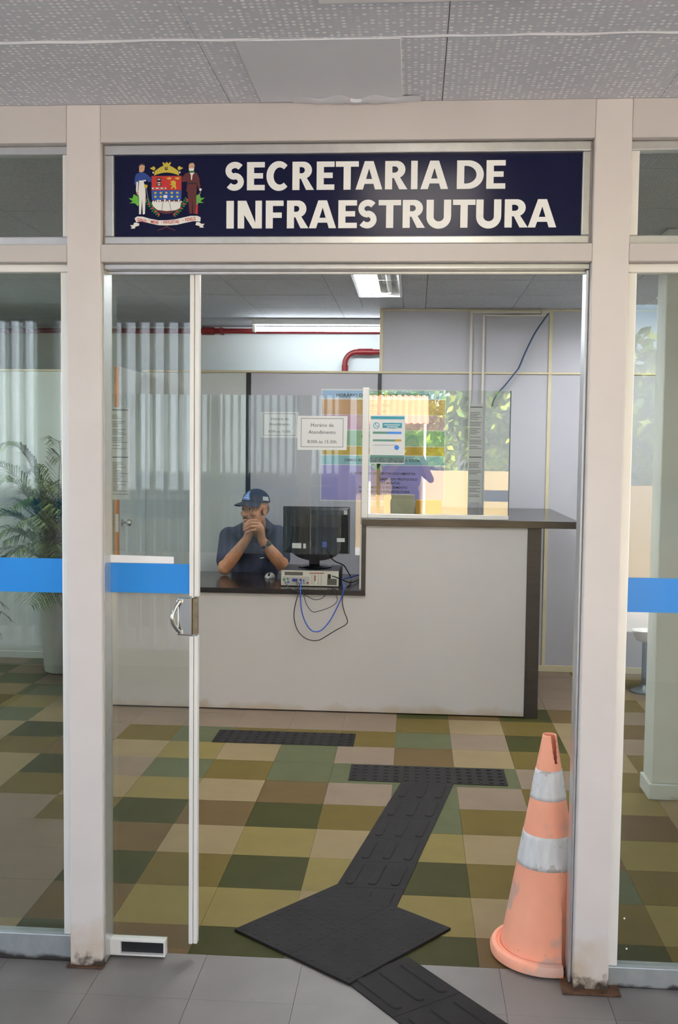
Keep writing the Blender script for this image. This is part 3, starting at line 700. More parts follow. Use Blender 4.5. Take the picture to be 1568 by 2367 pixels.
# ================================================================== COUNTER
CYF = 3.072
ct = thing('reception_counter', 'pale laminate reception counter with dark stepped worktops', 'counter', base=(.4, 3.4, 0))
obj('front_panel', MB().prism([(-1.05, .008), (1.643, .008), (1.643, 1.1185), (.704, 1.1185), (.704, .7035), (-1.05, .7035)], 3.088, 3.108), counter_w, ct)
obj('lower_worktop', MB().box(-1.105, .704, CYF, 3.86, .704, .735), dark_top, ct, bevel=.0015)
obj('upper_worktop', MB().box(.678, 1.94, CYF, 4.385, 1.119, 1.16), dark_top, ct, bevel=.0015)
obj('step_panel', MB().box(.678, .704, CYF+.002, 4.385, .7355, 1.1188), dark_lam, ct, bevel=.0015)
obj('end_panel', MB().box(1.6435, 1.722, 3.080, 3.6, 0, 1.1188), dark_lam, ct, bevel=.0015)
obj('end_panel', MB().box(-1.105, -1.0505, 3.03, 3.6, 0, .7038), dark_lam, ct, bevel=.0015)
obj('kick_rail', MB().box(-1.05, 1.643, 3.11, 3.13, 0, .06), dark_lam, ct)
GY = 3.135
cg = thing('counter_glass', 'tall glass pane along the low part of the counter with an hours notice', 'glass screen', base=(-.2, GY, .735))
obj('pane', MB().box(-1.09, .668, GY-.003, GY+.003, .938, 1.878), glass_c, cg)
obj('edge_channel', MB().box(.665, .6775, GY-.012, GY+.012, .7355, 1.118), alu_white, cg, bevel=.002)
for x in (-1.08, -.2): obj('glass_clip', MB().box(x, x+.025, GY-.012, GY+.012, .7355, .95), steel, cg, bevel=.002) if x < -1 else None
cg2 = thing('counter_glass', 'square glass pane in a white frame on the raised counter, mirroring trees', 'glass screen', base=(1.1, GY, 1.16))
obj('pane', MB().box(.710, 1.53, GY-.003, GY+.003, 1.186, 1.914), glass_m, cg2)
obj('corner_post', MB().box(.672, .7105, GY-.018, GY+.018, 1.1605, 1.925), alu_white, cg2, bevel=.003)
obj('bottom_rail', MB().box(.7107, 1.533, GY-.016, GY+.016, 1.1605, 1.187), alu_white, cg2, bevel=.003)
obj('edge_trim', MB().box(1.5302, 1.536, GY-.005, GY+.005, 1.187, 1.914), mat('glass_edge', '4d5f66', .2), cg2)

# ================================================================== PAPERS AND POSTERS
def lines(mb, x0, x1, z, t, y): mb.prism([(x0, z), (x1, z), (x1, z+t), (x0, z+t)], y-.0004, y)
def hours(name, label, x0, x1, z0, z1, y, tilt=0.):
    s = obj(name, MB().prism([(x0, z0), (x1, z0+.002), (x1+tilt, z1), (x0, z1-.001)], y-.0006, y), paper, base=((x0+x1)/2, y, z0)); tag(s, label, 'notice')
    w = x1-x0; h = z1-z0; a, b, c, e = x0+w*.07, x1-w*.07, z0+h*.09, z1-h*.07; t = .0022; mb = MB()
    lines(mb, a, b, c, t, y-.0008); lines(mb, a, b, e-t, t, y-.0008); lines(mb, a, a+t, c, e-c, y-.0008); lines(mb, b-t, b, c, e-c, y-.0008)
    obj('border', mb, ink, s)
    m = (x0+x1)/2
    for tx, zz, sz in (('Horário de', .68, .030), ('Atendimento', .475, .030), ('8:00h às 15:30h', .20, .0275)):
        obj('print', text(tx, sz*w/.29, m, z0+h*zz, y-.0012, 'CENTER'), ink, s)
    return s
hours('hours_notice', 'white hours notice taped to the front of the counter glass', .288, .580, 1.557, 1.759, GY-.0035, .004)
hours('hours_notice', 'fainter hours notice fixed to the grey partition behind the glass', -.118, .153, 1.637, 1.822, PY-.001)

px0, px1 = .319, 1.19
def pz(v): return P(880, v, PY-.003).z
po = obj('schedule_poster', MB().box(px0-.006, px1+.006, PY-.0022, PY-.0006, pz(1160), pz(900)), paper, base=(.75, PY, pz(1160)))
tag(po, 'large poster of coloured bands with public opening hours behind the counter glass', 'poster')
bands = [(903, 921, 'a3bfd8'), (924, 958.5, 'd2a171'), (959.5, 994, 'cf9fae'), (995.5, 1031, '8fb28a'), (1032.5, 1052, 'c2a03a'), (1054, 1074.5, '8cb9bd'), (1076, 1157, 'a195c9')]
for i, (a, b, c) in enumerate(bands):
    obj('band', MB().box(px0, px1, PY-.0032, PY-.0023, pz(b), pz(a)), mat('poster_'+c, c, .45, var=.02), po)
for tx, v, sz, u in (('HORÁRIO DE ATENDIMENTO AO PÚBLICO', 918, .034, .75), ('CONTRATOS', 940, .026, .72), ('8H ÀS 15H30', 953, .022, .72), ('PROTOCOLO', 978, .026, .72), ('PARCELAMENTO / DTA', 1012, .028, .75), ('CADASTRO TÉCNICO', 1046, .026, .78),
                     ('DEMAIS ATENDIMENTOS: SEGUNDA A SEXTA', 1067, .026, .75), ('É NECESSÁRIO APRESENTAR DOCUMENTOS:', 1097, .023, .76), ('NÚMERO DO PROTOCOLO', 1110, .023, .86), ('DOCUMENTOS:', 1119, .023, .80), ('NÃO SOMENTE O RECEBIMENTO', 1129, .023, .76), ('SECRETARIA DE INFRAESTRUTURA', 1139, .023, .77), ('CADASTRAR NESSA SECRETARIA', 1149, .023, .78)):
    obj('print', text(tx, sz, u, pz(v), PY-.0036, 'CENTER', bold=.0004), ink_d, po)
# glossy tape along the top of the glass panes
obj('tape', MB().box(.73, 1.02, GY-.0046, GY-.0034, 1.878, 1.9), glass_c, cg2)

sp = obj('contact_leaflet', MB().box(.717, .922, GY-.0042, GY-.0034, 1.482, 1.767), paper, base=(.82, GY, 1.48))
tag(sp, 'white and teal leaflet with a telephone symbol taped on the raised counter glass', 'leaflet')
teal = mat('leaflet_teal', '3d97a6', .5); lblue = mat('leaflet_blue', '3f87d8', .5); lgreen = mat('leaflet_green', '5f8f80', .5); lgold = mat('leaflet_gold', 'c79a2e', .5); lph = mat('leaflet_photo', '5c6d6a', .6, var=.5, scale=60)
YS = GY-.0044
def bar(n, x0, x1, z0, z1, m, k=0): return obj(n, MB().box(.717+x0*.205, .717+x1*.205, YS-.0004-.0003*k, YS-.0003*k, 1.482+z0*.285, 1.482+z1*.285), m, sp)
bar('header', .02, .98, .915, .975, teal)
pb = MB(); pb.prism(arc(.717+.63*.205, 1.482+.785*.285, .055, .0165, 0, 360, 24)[:-1], YS-.0004, YS); pb.box(.79, .904, YS-.0004, YS, 1.482+.735*.285, 1.482+.84*.285)
obj('button', pb, teal, sp)
for z, a, b in ((.79, .40, .86), (.75, .48, .80)): bar('button_line', a, b, z, z+.018, paper, 2)
ic = MB(); ic.prism(arc(.717+.18*.205, 1.482+.785*.285, .0185, .0185, 0, 360, 24)[:-1], YS-.0004, YS); obj('phone_disc', ic, teal, sp)
i2 = MB(); i2.prism(arc(.717+.18*.205, 1.482+.785*.285, .0145, .0145, 0, 360, 24)[:-1], YS-.0008, YS-.0004); obj('phone_ring', i2, paper, sp)
i3 = MB(); i3.ribbon(arc(.717+.21*.205, 1.482+.81*.285, .011, .012, 150, 300, 8), [.006, .004, .003, .003, .003, .003, .003, .004, .006], YS-.0012, YS-.0008); obj('phone_handset', i3, teal, sp)
bar('stripe', .08, .5, .615, .66, lgreen); bar('stripe', .5, .9, .615, .66, lblue); bar('stripe', .08, .72, .46, .50, lgreen); bar('stripe', .72, .9, .46, .505, lgold)
i4 = MB(); i4.prism(arc(.717+.77*.205, 1.482+.335*.285, .0145, .0145, 0, 360, 20)[:-1], YS-.0004, YS); obj('badge', i4, lblue, sp)
bar('rule', .1, .75, .38, .386, ink); bar('photo_band', .01, .99, .02, .13, lph); bar('photo_top', .01, .99, .13, .175, lgreen)

def sheet(name, label, x0, x1, z0, z1, y, seed):
    r = random.Random(seed); s = obj(name, MB().box(x0, x1, y-.0005, y, z0, z1), paper, base=((x0+x1)/2, y, z0)); tag(s, label, 'notice')
    mb = MB(); z = z1-.02; half = (z0+z1)/2; w = x1-x0; n = 0
    while z > z0+.03:
        if abs(z-half) < .02 and n > 0: z = half-.025; n = -999
        first = z > z1-.03 or n == -999
        if first: lines(mb, x0+w*.1, x0+w*.95, z, .006, y-.0006); z -= .03; n = 1; continue
        if r.random() < .86: lines(mb, x0+w*.1, x0+w*r.uniform(.6, .95), z, .0028, y-.0006)
        z -= .0095
    obj('print', mb, ink, s); return s
sheet('printed_sheet', 'long printed sheet stuck behind the raised counter glass, right of the poster', 1.292, 1.376, 1.262, 1.835, GY+.006, 3)
sheet('printed_sheet', 'long printed sheet on the counter glass beside the open inner door', -.93, -.722, 1.245, 1.80, GY+.006, 4)

# ================================================================== COMPUTER ON THE COUNTER
ZT = .735
pc = thing('desktop_computer', 'slim desktop computer lying flat with its pale rear panel facing out', 'computer', base=(.362, 3.37, ZT))
beige = mat('pc_beige', 'd8d2c2', .45, var=.05, scale=40)
obj('case', MB().box(.190, .536, 3.206, 3.55, ZT+.004, ZT+.094), black_pl, pc, bevel=.003)
obj('rear_panel', MB().box(.189, .537, 3.2, 3.2055, ZT+.004, ZT+.092), beige, pc, bevel=.002)
obj('rear_lip', MB().box(.187, .539, 3.197, 3.204, ZT+.0925, ZT+.0965), beige, pc)
for x in (.2, .52): obj('foot', MB().box(x-.015, x+.015, 3.22, 3.25, ZT, ZT+.004), black_pl, pc)
def pcx(zx): return .189+(zx-90)/(1175-90)*.348
def pcz(zy): return ZT+.092-(zy-160)/(455-160)*.088
def pcp(n, x0, x1, y0, y1, m, dep=.002):
    return obj(n, MB().box(pcx(x0), pcx(x1), 3.2-dep, 3.2, pcz(y1), pcz(y0)), m, pc)
gm = mat('pc_grille', '7d786d', .6); pb_ = mat('vga_blue', '39408f', .4); pg = mat('audio_green', '3f8f5c', .4); pbl = mat('usb_blue', '3c5fa8', .4); psl = mat('pc_slot', 'c4bfb2', .4, .3); pgr = mat('io_plate', 'b8b6ae', .35, .5); prd = mat('pc_red', '8c3a35', .5)
vent = pcp('vent', 155, 500, 175, 245, gm, .001)
vh = MB()
for a in range(12):
    for b in range(3): vh.box(pcx(162+a*28), pcx(162+a*28+16), 3.1985, 3.199, pcz(180+b*22+14), pcz(180+b*22))
obj('vent_holes', vh, black_pl, vent, kind='stuff')
pcp('io_plate', 120, 625, 265, 440, pgr, .0012)
pcp('audio_port', 120, 170, 310, 350, pg, .006); pcp('round_port', 200, 232, 305, 327, black_pl, .003); pcp('serial_port', 205, 245, 362, 402, pbl, .004)
pcp('monitor_plug', 303, 405, 308, 362, pb_, .016)
pcp('network_port', 437, 478, 315, 352, black_pl, .002); pcp('usb_port', 505, 530, 320, 380, pbl, .002); pcp('usb_port', 505, 540, 398, 412, black_pl, .002); pcp('usb_port', 440, 480, 398, 412, black_pl, .002); pcp('audio_port', 570, 610, 375, 410, prd, .003)
for x in (650, 690, 775, 830): pcp('slot_cover', x, x+34, 215, 425, psl, .0016)
pcp('slot_label', 720, 742, 235, 352, prd, .002); pcp('warning_strip', 620, 900, 186, 202, prd, .0012)
pcp('power_socket', 968, 1028, 206, 292, black_pl, .004)
fan = pcp('fan_grille', 960, 1140, 300, 428, gm, .001)
fh = MB()
for a in range(6):
    for b in range(5): fh.box(pcx(968+a*29), pcx(968+a*29+17), 3.1985, 3.199, pcz(306+b*24+15), pcz(306+b*24))
obj('fan_holes', fh, black_pl, fan, kind='stuff')
obj('power_plug', MB().box(pcx(975), pcx(1022), 3.17, 3.196, pcz(286), pcz(212)), black_pl, pc, bevel=.003)

mo = thing('monitor', 'black computer monitor seen from behind, standing on the desktop computer', 'monitor', base=(.375, 3.42, ZT+.094))
MZ0, MZ1, MX0, MX1, MY = .912, 1.204, .167, .585, 3.44
obj('bezel', MB().box(MX0, MX1, MY+.004, MY+.03, MZ0, MZ1), black_gl, mo, bevel=.004)
sh_ = MB(); vs = []
for (ix, iz, y) in ((.004, .004, MY+.004), (.02, .02, MY-.012), (.05, .05, MY-.028)):
    vs += [(MX0+ix, y, MZ0+iz), (MX1-ix, y, MZ0+iz), (MX1-ix, y, MZ1-iz), (MX0+ix, y, MZ1-iz)]
sh_.add(vs, [[i+4*k, (i+1) % 4+4*k, (i+1) % 4+4*k+4, i+4*k+4] for k in range(2) for i in range(4)]+[(8, 9, 10, 11)])
bs = obj('back_shell', sh_, black_pl, mo)
bulge = MB(); bulge.prism(arc(.376, .945, .155, .075, 180, 360, 16)+[(.531, 1.08), (.221, 1.08)], MY-.04, MY-.026); obj('mount_cover', bulge, black_gl, bs)
obj('screen', MB().box(MX0+.012, MX1-.012, MY+.03, MY+.0305, MZ0+.012, MZ1-.012), black_gl, mo)
for x0, x1, z0, z1 in ((.231, .288, .946, .978), (.300, .316, .946, .976), (.508, .558, .99, 1.014), (.55, .572, 1.16, 1.185)):
    obj('sticker', MB().box(x0, x1, MY-.0415, MY-.0403, z0, z1), paper if z0 < 1.1 else steel, bs)
obj('video_plug', MB().box(.418, .448, MY-.062, MY-.041, .955, .99), mat('plug_blue', '4454a6', .4), bs, bevel=.003)
nk = MB(); nk.box(.338, .404, MY-.06, MY-.034, .845, 1.0)
obj('neck', nk, black_gl, mo, bevel=.006)
obj('foot', MB().lathe([(.104, 0), (.106, .006), (.09, .012), (.04, .018)], (.373, MY-.02, ZT+.0945), 36), black_gl, mo, smooth=True)

ms = thing('computer_mouse', 'small silver and black mouse on the dark worktop', 'mouse', base=(.068, 3.58, ZT))
b = MB(); b.ell((.068, 3.58, ZT+.002), (.034, .055, .032), nu=24, nv=8, vmin=0); obj('shell', b, mat('mouse_silver', 'b9b9b4', .3, .2), ms, smooth=True)
obj('wheel_strip', MB().box(.062, .074, 3.525, 3.575, ZT+.016, ZT+.033), black_pl, ms, bevel=.003)
obj('cord', MB().tube(bez([(.07, 3.53, ZT+.008), (.09, 3.50, ZT+.004), (.13, 3.48, ZT+.004), (.16, 3.42, ZT+.004), (.175, 3.3, ZT+.004)], 6), .002, 6), black_pl, ms, smooth=True)

def zc(x, y, Y=3.045): return P(480+x/3.92, 1100+y/3.92, Y)
def cable(name, label, pts, r, m, cat='cable', group=None):
    o = obj(name, MB().tube(bez(pts, 8), r, 8), m, base=pts[0], smooth=True); return tag(o, label, cat, group)
cblue = mat('cable_blue', '2f55b8', .4); cblk = mat('cable_black', '2a2624', .5)
cable('network_cable', 'blue network cable hanging in a loop below the computer', [zc(850, 945, 3.195), zc(848, 975, 3.15), zc(842, 1040, 3.055), zc(850, 1200), zc(880, 1310), zc(930, 1390), zc(985, 1412), zc(1040, 1392), zc(1110, 1310), zc(1180, 1180), zc(1222, 1080, 3.055), zc(1238, 1000, 3.062), zc(1222, 940, 3.3), zc(1290, 920, 3.4), zc(1370, 897, 3.6)], .0036, cblue)
cable('power_cable', 'black cable hanging in the widest loop below the computer', [zc(800, 945, 3.18), zc(815, 990, 3.14), zc(822, 1060, 3.055), zc(792, 1180), zc(784, 1280), zc(812, 1390), zc(870, 1460), zc(940, 1490), zc(1010, 1488), zc(1080, 1450), zc(1170, 1395), zc(1250, 1350), zc(1268, 1310), zc(1240, 1230), zc(1222, 1150), zc(1228, 1080, 3.055), zc(1262, 1010, 3.2), zc(1310, 985, 3.35)], .0028, cblk)
cable('thin_cable', 'thin black cable sagging in the smallest loop just under the worktop', [zc(702, 958, 3.19), zc(740, 1015, 3.10), zc(800, 1040, 3.06), zc(870, 1072), zc(960, 1118), zc(1030, 1112), zc(1090, 1060), zc(1135, 1020, 3.065), zc(1150, 1010, 3.15)], .0022, cblk)
cable('thin_cable', 'thin black cable sagging in the middle loop under the worktop', [zc(820, 965, 3.18), zc(850, 1020, 3.10), zc(872, 1080, 3.055), zc(900, 1170), zc(950, 1230), zc(1010, 1225), zc(1110, 1190), zc(1165, 1150), zc(1175, 1110), zc(1140, 1035, 3.06), zc(1130, 1005, 3.15)], .0022, cblk)
cable('power_lead', 'black power lead running from the computer across the worktop corner', [(.50, 3.17, ZT+.07), (.52, 3.165, ZT+.066), (.56, 3.2, ZT+.045), (.60, 3.28, ZT+.02), (.63, 3.42, ZT+.012), (.65, 3.6, ZT+.006)], .0035, cblk)
cable('monitor_cable', 'black video cable curving from the monitor down behind the computer', [(.433, MY-.06, .957), (.46, MY-.075, .91), (.50, MY-.05, .87), (.55, MY+.0, .84), (.575, MY+.06, .79), (.59, MY+.14, .745)], .0038, cblk)

# ================================================================== CABLES AND TRUNKING ON THE PARTITION
tk = thing('cable_trunking', 'cream cable trunking running down the partition from the ceiling', 'trunking', base=(1.4, PY-.015, 0))
for (x0, x1, z1) in ((1.354, 1.372, 2.535), (1.442, 1.457, 2.508)): obj('vertical_duct', MB().box(x0, x1, PY-.022, PY-.0095, 1.18, z1), mat('trunking_cream', 'ddd6c8', .5), tk, bevel=.001)
obj('horizontal_duct', MB().box(1.373, 1.84, PY-.024, PY-.0095, 2.519, 2.535), MATS['trunking_cream'], tk, bevel=.001)
obj('horizontal_duct', MB().box(1.458, 1.88, PY-.024, PY-.0095, 2.498, 2.510), MATS['trunking_cream'], tk, bevel=.001)
obj('duct_end', MB().box(1.845, 1.90, PY-.026, PY-.0095, 2.506, 2.537), MATS['trunking_cream'], tk, bevel=.002)
grey_c = mat('cable_grey', 'a3abb8', .5); dblue = mat('cable_dark_blue', '45679a', .5)
for dx, m, lb in ((.007, dblue, 'dark blue cable of the bundle slanting down the partition'), (.013, grey_c, 'grey cable of the bundle slanting down the partition'), (0, cblk, 'black cable of the bundle slanting down the partition')):
    Q = lambda u, v, o=0: P(u, v, PY-.02-o)+Vector((dx*.8, -dx*.6, 0))
    cable('wall_cable', lb, [Q(1268, 724, .01), Q(1258, 738), Q(1235, 772, .01), Q(1214, 815, .01), Q(1200, 848, .012), Q(1192, 860, .012), Q(1168, 890), Q(1152, 908), Q(1140, 927), Q(1137, 940)], .003, m, group='cables on the partition')

# ================================================================== RED FIRE PIPES
rp = thing('fire_pipe', 'long red fire pipe running under the ceiling at the far wall', 'pipe', base=(-1.2, 5.5, 2.51))
obj('pipe', MB().tube([(-2.6, 5.49, 2.51), (.0, 5.49, 2.512), (1.2, 5.49, 2.513)], .021, 14), red, rp, smooth=True)
for x in (-.72,): obj('coupling', MB().tube([(x-.05, 5.49, 2.512), (x+.05, 5.49, 2.512)], .031, 14), red, rp, smooth=True)
obj('clamp', MB().box(-.62, -.6, 5.46, 5.55, 2.485, 2.538), red, rp)
rp2 = thing('fire_pipe', 'red pipe elbow bending down behind the grey partition', 'pipe', base=(.42, 5.49, 2.0))
el = [(.405, 5.49, 1.7), (.405, 5.49, 2.25)]+[(.405+.1*(1-math.cos(t*math.pi/16)), 5.49, 2.25+.098*math.sin(t*math.pi/16)) for t in range(1, 9)]+[(.9, 5.49, 2.348), (1.3, 5.49, 2.348)]
obj('pipe', MB().tube(el, .022, 14), red, rp2, smooth=True)
obj('coupling', MB().tube([(.51, 5.49, 2.348), (.63, 5.49, 2.348)], .027, 14), red, rp2, smooth=True)
obj('coupling', MB().tube([(.405, 5.49, 2.17), (.405, 5.49, 2.24)], .027, 14), red, rp2, smooth=True)

# ================================================================== LAMPS
t_on = emit('tube_lit', 'f4f9ff', TUBE_ROOM); t_rear = emit('tube_lit_rear', 'eef6ff', TUBE_REAR); t_por = emit('lens_lit', 'fff8ec', TUBE_PORCH)
lens_off = mat('tube_unlit', 'eceae6', .3)
refl = mat('lamp_reflector', 'eff0ee', .3, .1)
def troffer(X, Y, label, both):
    cl = thing('ceiling_lamp', label, 'lamp', base=(X+.1415, Y+.62, 2.55), group='recessed ceiling lamps in the room')
    LX0, LX1, LY0, LY1 = X, X+.283, Y, Y+1.24
    obj('frame', MB().box(LX0, LX0+.016, LY0, LY1, 2.543, 2.63).box(LX1-.016, LX1, LY0, LY1, 2.543, 2.63).box(LX0+.016, LX1-.016, LY0, LY0+.02, 2.543, 2.63).box(LX0+.016, LX1-.016, LY1-.02, LY1, 2.543, 2.63), refl, cl)
    obj('reflector', MB().add([(x, y, z) for (x, z) in ((LX0+.016, 2.56), (X+.064, 2.625), (X+.129, 2.625), (X+.1415, 2.57), (X+.154, 2.625), (X+.219, 2.625), (LX1-.016, 2.56)) for y in (LY0+.02, LY1-.02)], [(2*k, 2*k+2, 2*k+3, 2*k+1) for k in range(6)]), refl, cl)
    for k, x in enumerate((X+.084, X+.200)):
        obj('tube', MB().tube([(x, LY0+.06, 2.585), (x, LY1-.06, 2.585)], .0165, 14), t_on if both or k == 0 else lens_off, cl, smooth=True)
        for y in (LY0+.045, LY1-.045): obj('lamp_holder', MB().box(x-.014, x+.014, y-.012, y+.012, 2.557, 2.62), white_pl, cl, bevel=.004)
for X_, Y_, lb, bo in TROFFERS: troffer(X_, Y_, lb, bo)
rl = thing('strip_lamp', 'lit fluorescent strip lamp on the ceiling behind the partition', 'lamp', base=(.33, 5.0, 2.55))
obj('body', MB().box(-.275, .95, 4.95, 5.05, 2.505, 2.5495), steel, rl, bevel=.003)
for x in (-.265, .94): obj('lamp_holder', MB().box(x-.012, x+.012, 4.98, 5.02, 2.45, 2.505), white_pl, rl, bevel=.003)
obj('tube', MB().tube([(-.25, 5.0, 2.474), (.925, 5.0, 2.474)], .0175, 14), t_rear, rl, smooth=True)
for X0, lb in ((.756, 'lit ceiling lamp at the top edge, above the sign'), (-1.65, 'unseen porch ceiling lamp added left of the doorway'), (3.15, 'unseen porch ceiling lamp added right of the doorway')):  # the two side lamps are out of view, added for extra light
    pl_ = thing('porch_lamp', lb, 'lamp', base=(X0+.23, -1.3, 2.55), group='porch ceiling lamps')
    Y1 = -.678
    obj('frame', MB().box(X0, X0+.02, Y1-1.22, Y1, 2.537, 2.5495).box(X0+.446, X0+.466, Y1-1.22, Y1, 2.537, 2.5495).box(X0+.02, X0+.446, Y1-.02, Y1, 2.537, 2.5495).box(X0+.02, X0+.446, Y1-1.22, Y1-1.2, 2.537, 2.5495), refl, pl_)
    obj('lens', MB().box(X0+.021, X0+.445, Y1-1.199, Y1-.021, 2.540, 2.548), t_por, pl_)

# ================================================================== TACTILE PAVING
stud_me = meshof('stud', MB().lathe([(.0125, 0), (.0115, .0028), (.0085, .0045)], (0, 0, 0), 10), tact, True)
def bar_mesh(L, w=.034, h=.0042):
    pl = [(-w/2+w/2*(1-math.cos(t)), 0) for t in (0,)]
    out = arc(0, L/2-w/2, w/2, w/2, 0, 180, 8)+arc(0, -L/2+w/2, w/2, w/2, 180, 360, 8)
    inn = [(x*.78, y*.965) for x, y in out]; n = len(out)
    mb = MB(); mb.add([(x, y, 0) for x, y in out]+[(x, y, h) for x, y in inn], [[i, (i+1) % n, (i+1) % n+n, i+n] for i in range(n)]+[list(range(n, 2*n))])
    return meshof('bar', mb, tact, True)
TZ = .0035
def strip(name, label, x0, x1, y0, y1):
    t = thing(name, label, 'tactile paving', base=((x0+x1)/2, (y0+y1)/2, 0), group='tactile warning strips')
    for k in range(3):
        a = x0+(x1-x0)*k/3; obj('mat', MB().box(a+.0006, a+(x1-x0)/3-.0006, y0, y1, .0003, TZ), tact, t, bevel=.001)
    for i in range(15):
        for j in range(5): inst('stud', stud_me, t, (x0+(i+.5)*(x1-x0)/15, y0+(j+.5)*(y1-y0)/5, TZ))
strip('warning_strip', 'dark studded tactile strip on the floor nearest the counter', -.075, .683, 2.395, 2.632)
strip('warning_strip', 'dark studded tactile strip crossing the end of the ribbed path', .690, 1.442, 1.834, 2.082)
def path(name, label, A, B, wv, n, L):
    """ribbed guide mats: A, B = left edge start/end, wv = vector across"""
    A = Vector(A); B = Vector(B); wv = Vector(wv); dv = (B-A)
    c = (A+B+wv)/2; t = thing(name, label, 'tactile paving', base=(c.x, c.y, 0))
    me = bar_mesh(L); ang = math.atan2(dv.y, dv.x)-math.pi/2
    for k in range(n):
        a = A+dv*(k/n); b = A+dv*((k+1)/n); e = dv.normalized()*.0008
        obj('mat', MB().slab([tuple(a+e), tuple(b-e), tuple(b-e+wv), tuple(a+e+wv)], .0003, TZ), tact, t)
        for j in range(3):
            p = (a+b)/2+wv*((j+.5)/3); inst('bar', me, t, (p.x, p.y, TZ), ang)
    return t
path('guide_path', 'dark ribbed tactile path leading from the diamond mat into the room', (.941, 1.832), (.678, .402), (.246, 0), 6, .2)
c0 = Vector((.815, -.035)); c1 = Vector((1.005, .114)); ax = (c1-c0).normalized(); out = Vector((ax.y, -ax.x))
c0 = c0-out*.04
path('guide_path', 'dark ribbed tactile path crossing the porch floor in front', tuple(c0), tuple(c0+out*1.0), tuple(ax*.245), 4, .205)
dm = thing('warning_mat', 'large dark diamond shaped tactile mat lying across the threshold', 'tactile paving', base=(.765, .31, 0))
D0, D1, D3 = Vector((.418, .269)), Vector((.728, .652)), Vector((.812, -.038)); eu = D1-D0; ev = D3-D0
for i in range(2):
    for j in range(2):
        q = [D0+eu*(i/2+.001)+ev*(j/2+.001), D0+eu*(i/2+.499)+ev*(j/2+.001), D0+eu*(i/2+.499)+ev*(j/2+.499), D0+eu*(i/2+.001)+ev*(j/2+.499)]
        obj('mat', MB().slab([tuple(p) for p in q], .0004, TZ+.0052), tact, dm)
stud2 = meshof('stud', MB().lathe([(.009, 0), (.008, .0006), (.006, .001)], (0, 0, 0), 8), tact, True)
for i in range(10):
    for j in range(10):
        p = D0+eu*((i+.5)/10)+ev*((j+.5)/10); inst('stud', stud2, dm, (p.x, p.y, TZ+.0052))

# ================================================================== TRAFFIC CONE
KX, KY = P(1259, 2190, .22).x, .22
tc = thing('traffic_cone', 'faded orange traffic cone with two white bands, torn tip, pressed against the post', 'cone', base=(KX, KY, 0))
orange = mat('cone_orange', 'fdaa8a', .6, var=.07, scale=9); speck(orange, 'b5a79c', 6, .545, .6); speck(orange, '6b4a42', 70, .72, .5)
orange_in = mat('cone_inside', '8e4433', .8)
cwhite = mat('cone_white', 'd6d4d2', .55, var=.1, scale=14, stretch=(4, 4, .6)); speck(cwhite, '9a8a7c', 26, .60, .5)
def kz(v): return P(1259, v, KY).z
ZTOP = kz(1697)
def krad(z): 
    t = z/ZTOP; return .142+(.021-.142)*t
def clampx(mb):
    for p in mb.v:
        lim = 1.4455+max(0, p.y-.122)*1.3
        if p.y < KY and p.x > lim: p.x = lim
    return mb
def cone_band(name, z0, z1, m, d=0., notch=False):
    mb = MB(); n = 96 if notch else 48; k = max(2, int((z1-z0)/(.006 if notch else .012))); vs = []; fs = []
    for i in range(k+1):
        z = z0+(z1-z0)*i/k
        for j in range(n):
            a = 2*math.pi*j/n; r = krad(z)+d
            vs.append((KX+r*math.cos(a), KY+r*math.sin(a), z))
    for i in range(k):
        for j in range(n):
            if notch:
                a = (j+.5)*360/n; zz = z0+(z1-z0)*(i+.5)/k; hh = (zz-(ZTOP-.085))/.085
                if hh > 0 and abs(((a-302+180) % 360)-180) < 8+20*min(hh, 1.): continue
            fs.append((i*n+j, i*n+(j+1) % n, (i+1)*n+(j+1) % n, (i+1)*n+j))
    mb.add(vs, fs); clampx(mb)
    o = obj(name, mb, m, tc, smooth=True); sd = o.modifiers.new('thickness', 'SOLIDIFY'); sd.thickness = .004; sd.offset = -1
    return o
za, zb, zc_, zd = kz(1990), kz(1918), kz(1840), kz(1775)
cone_band('body', .03, ZTOP, orange, 0., True)
cone_band('white_band', za, zb, cwhite, .0012); cone_band('white_band', zc_, zd, cwhite, .0012)
rm_ = MB(); rm_.lathe([(.12, 0), (.158, 0), (.168, .006), (.170, .022), (.164, .034), (.152, .037), (.146, .032), (.141, .036), (.135, .03)], (KX, KY, 0), 56); clampx(rm_)
obj('base_ring', rm_, orange, tc, smooth=True)

# ---- folders behind the raised glass
fo = obj('card_box', MB().box(.80, .985, GY+.05, GY+.11, 1.1605, 1.298), mat('card_beige', 'c9c0a2', .7), base=(.89, GY+.08, 1.1605), bevel=.002); tag(fo, 'beige card box standing behind the raised counter glass', 'box')
fo = obj('folder', MB().box(.99, 1.145, GY+.06, GY+.09, 1.1605, 1.268), mat('folder_yellow', 'd9a033', .6), base=(1.06, GY+.08, 1.1605), bevel=.002); tag(fo, 'yellow folder standing behind the raised counter glass', 'folder')

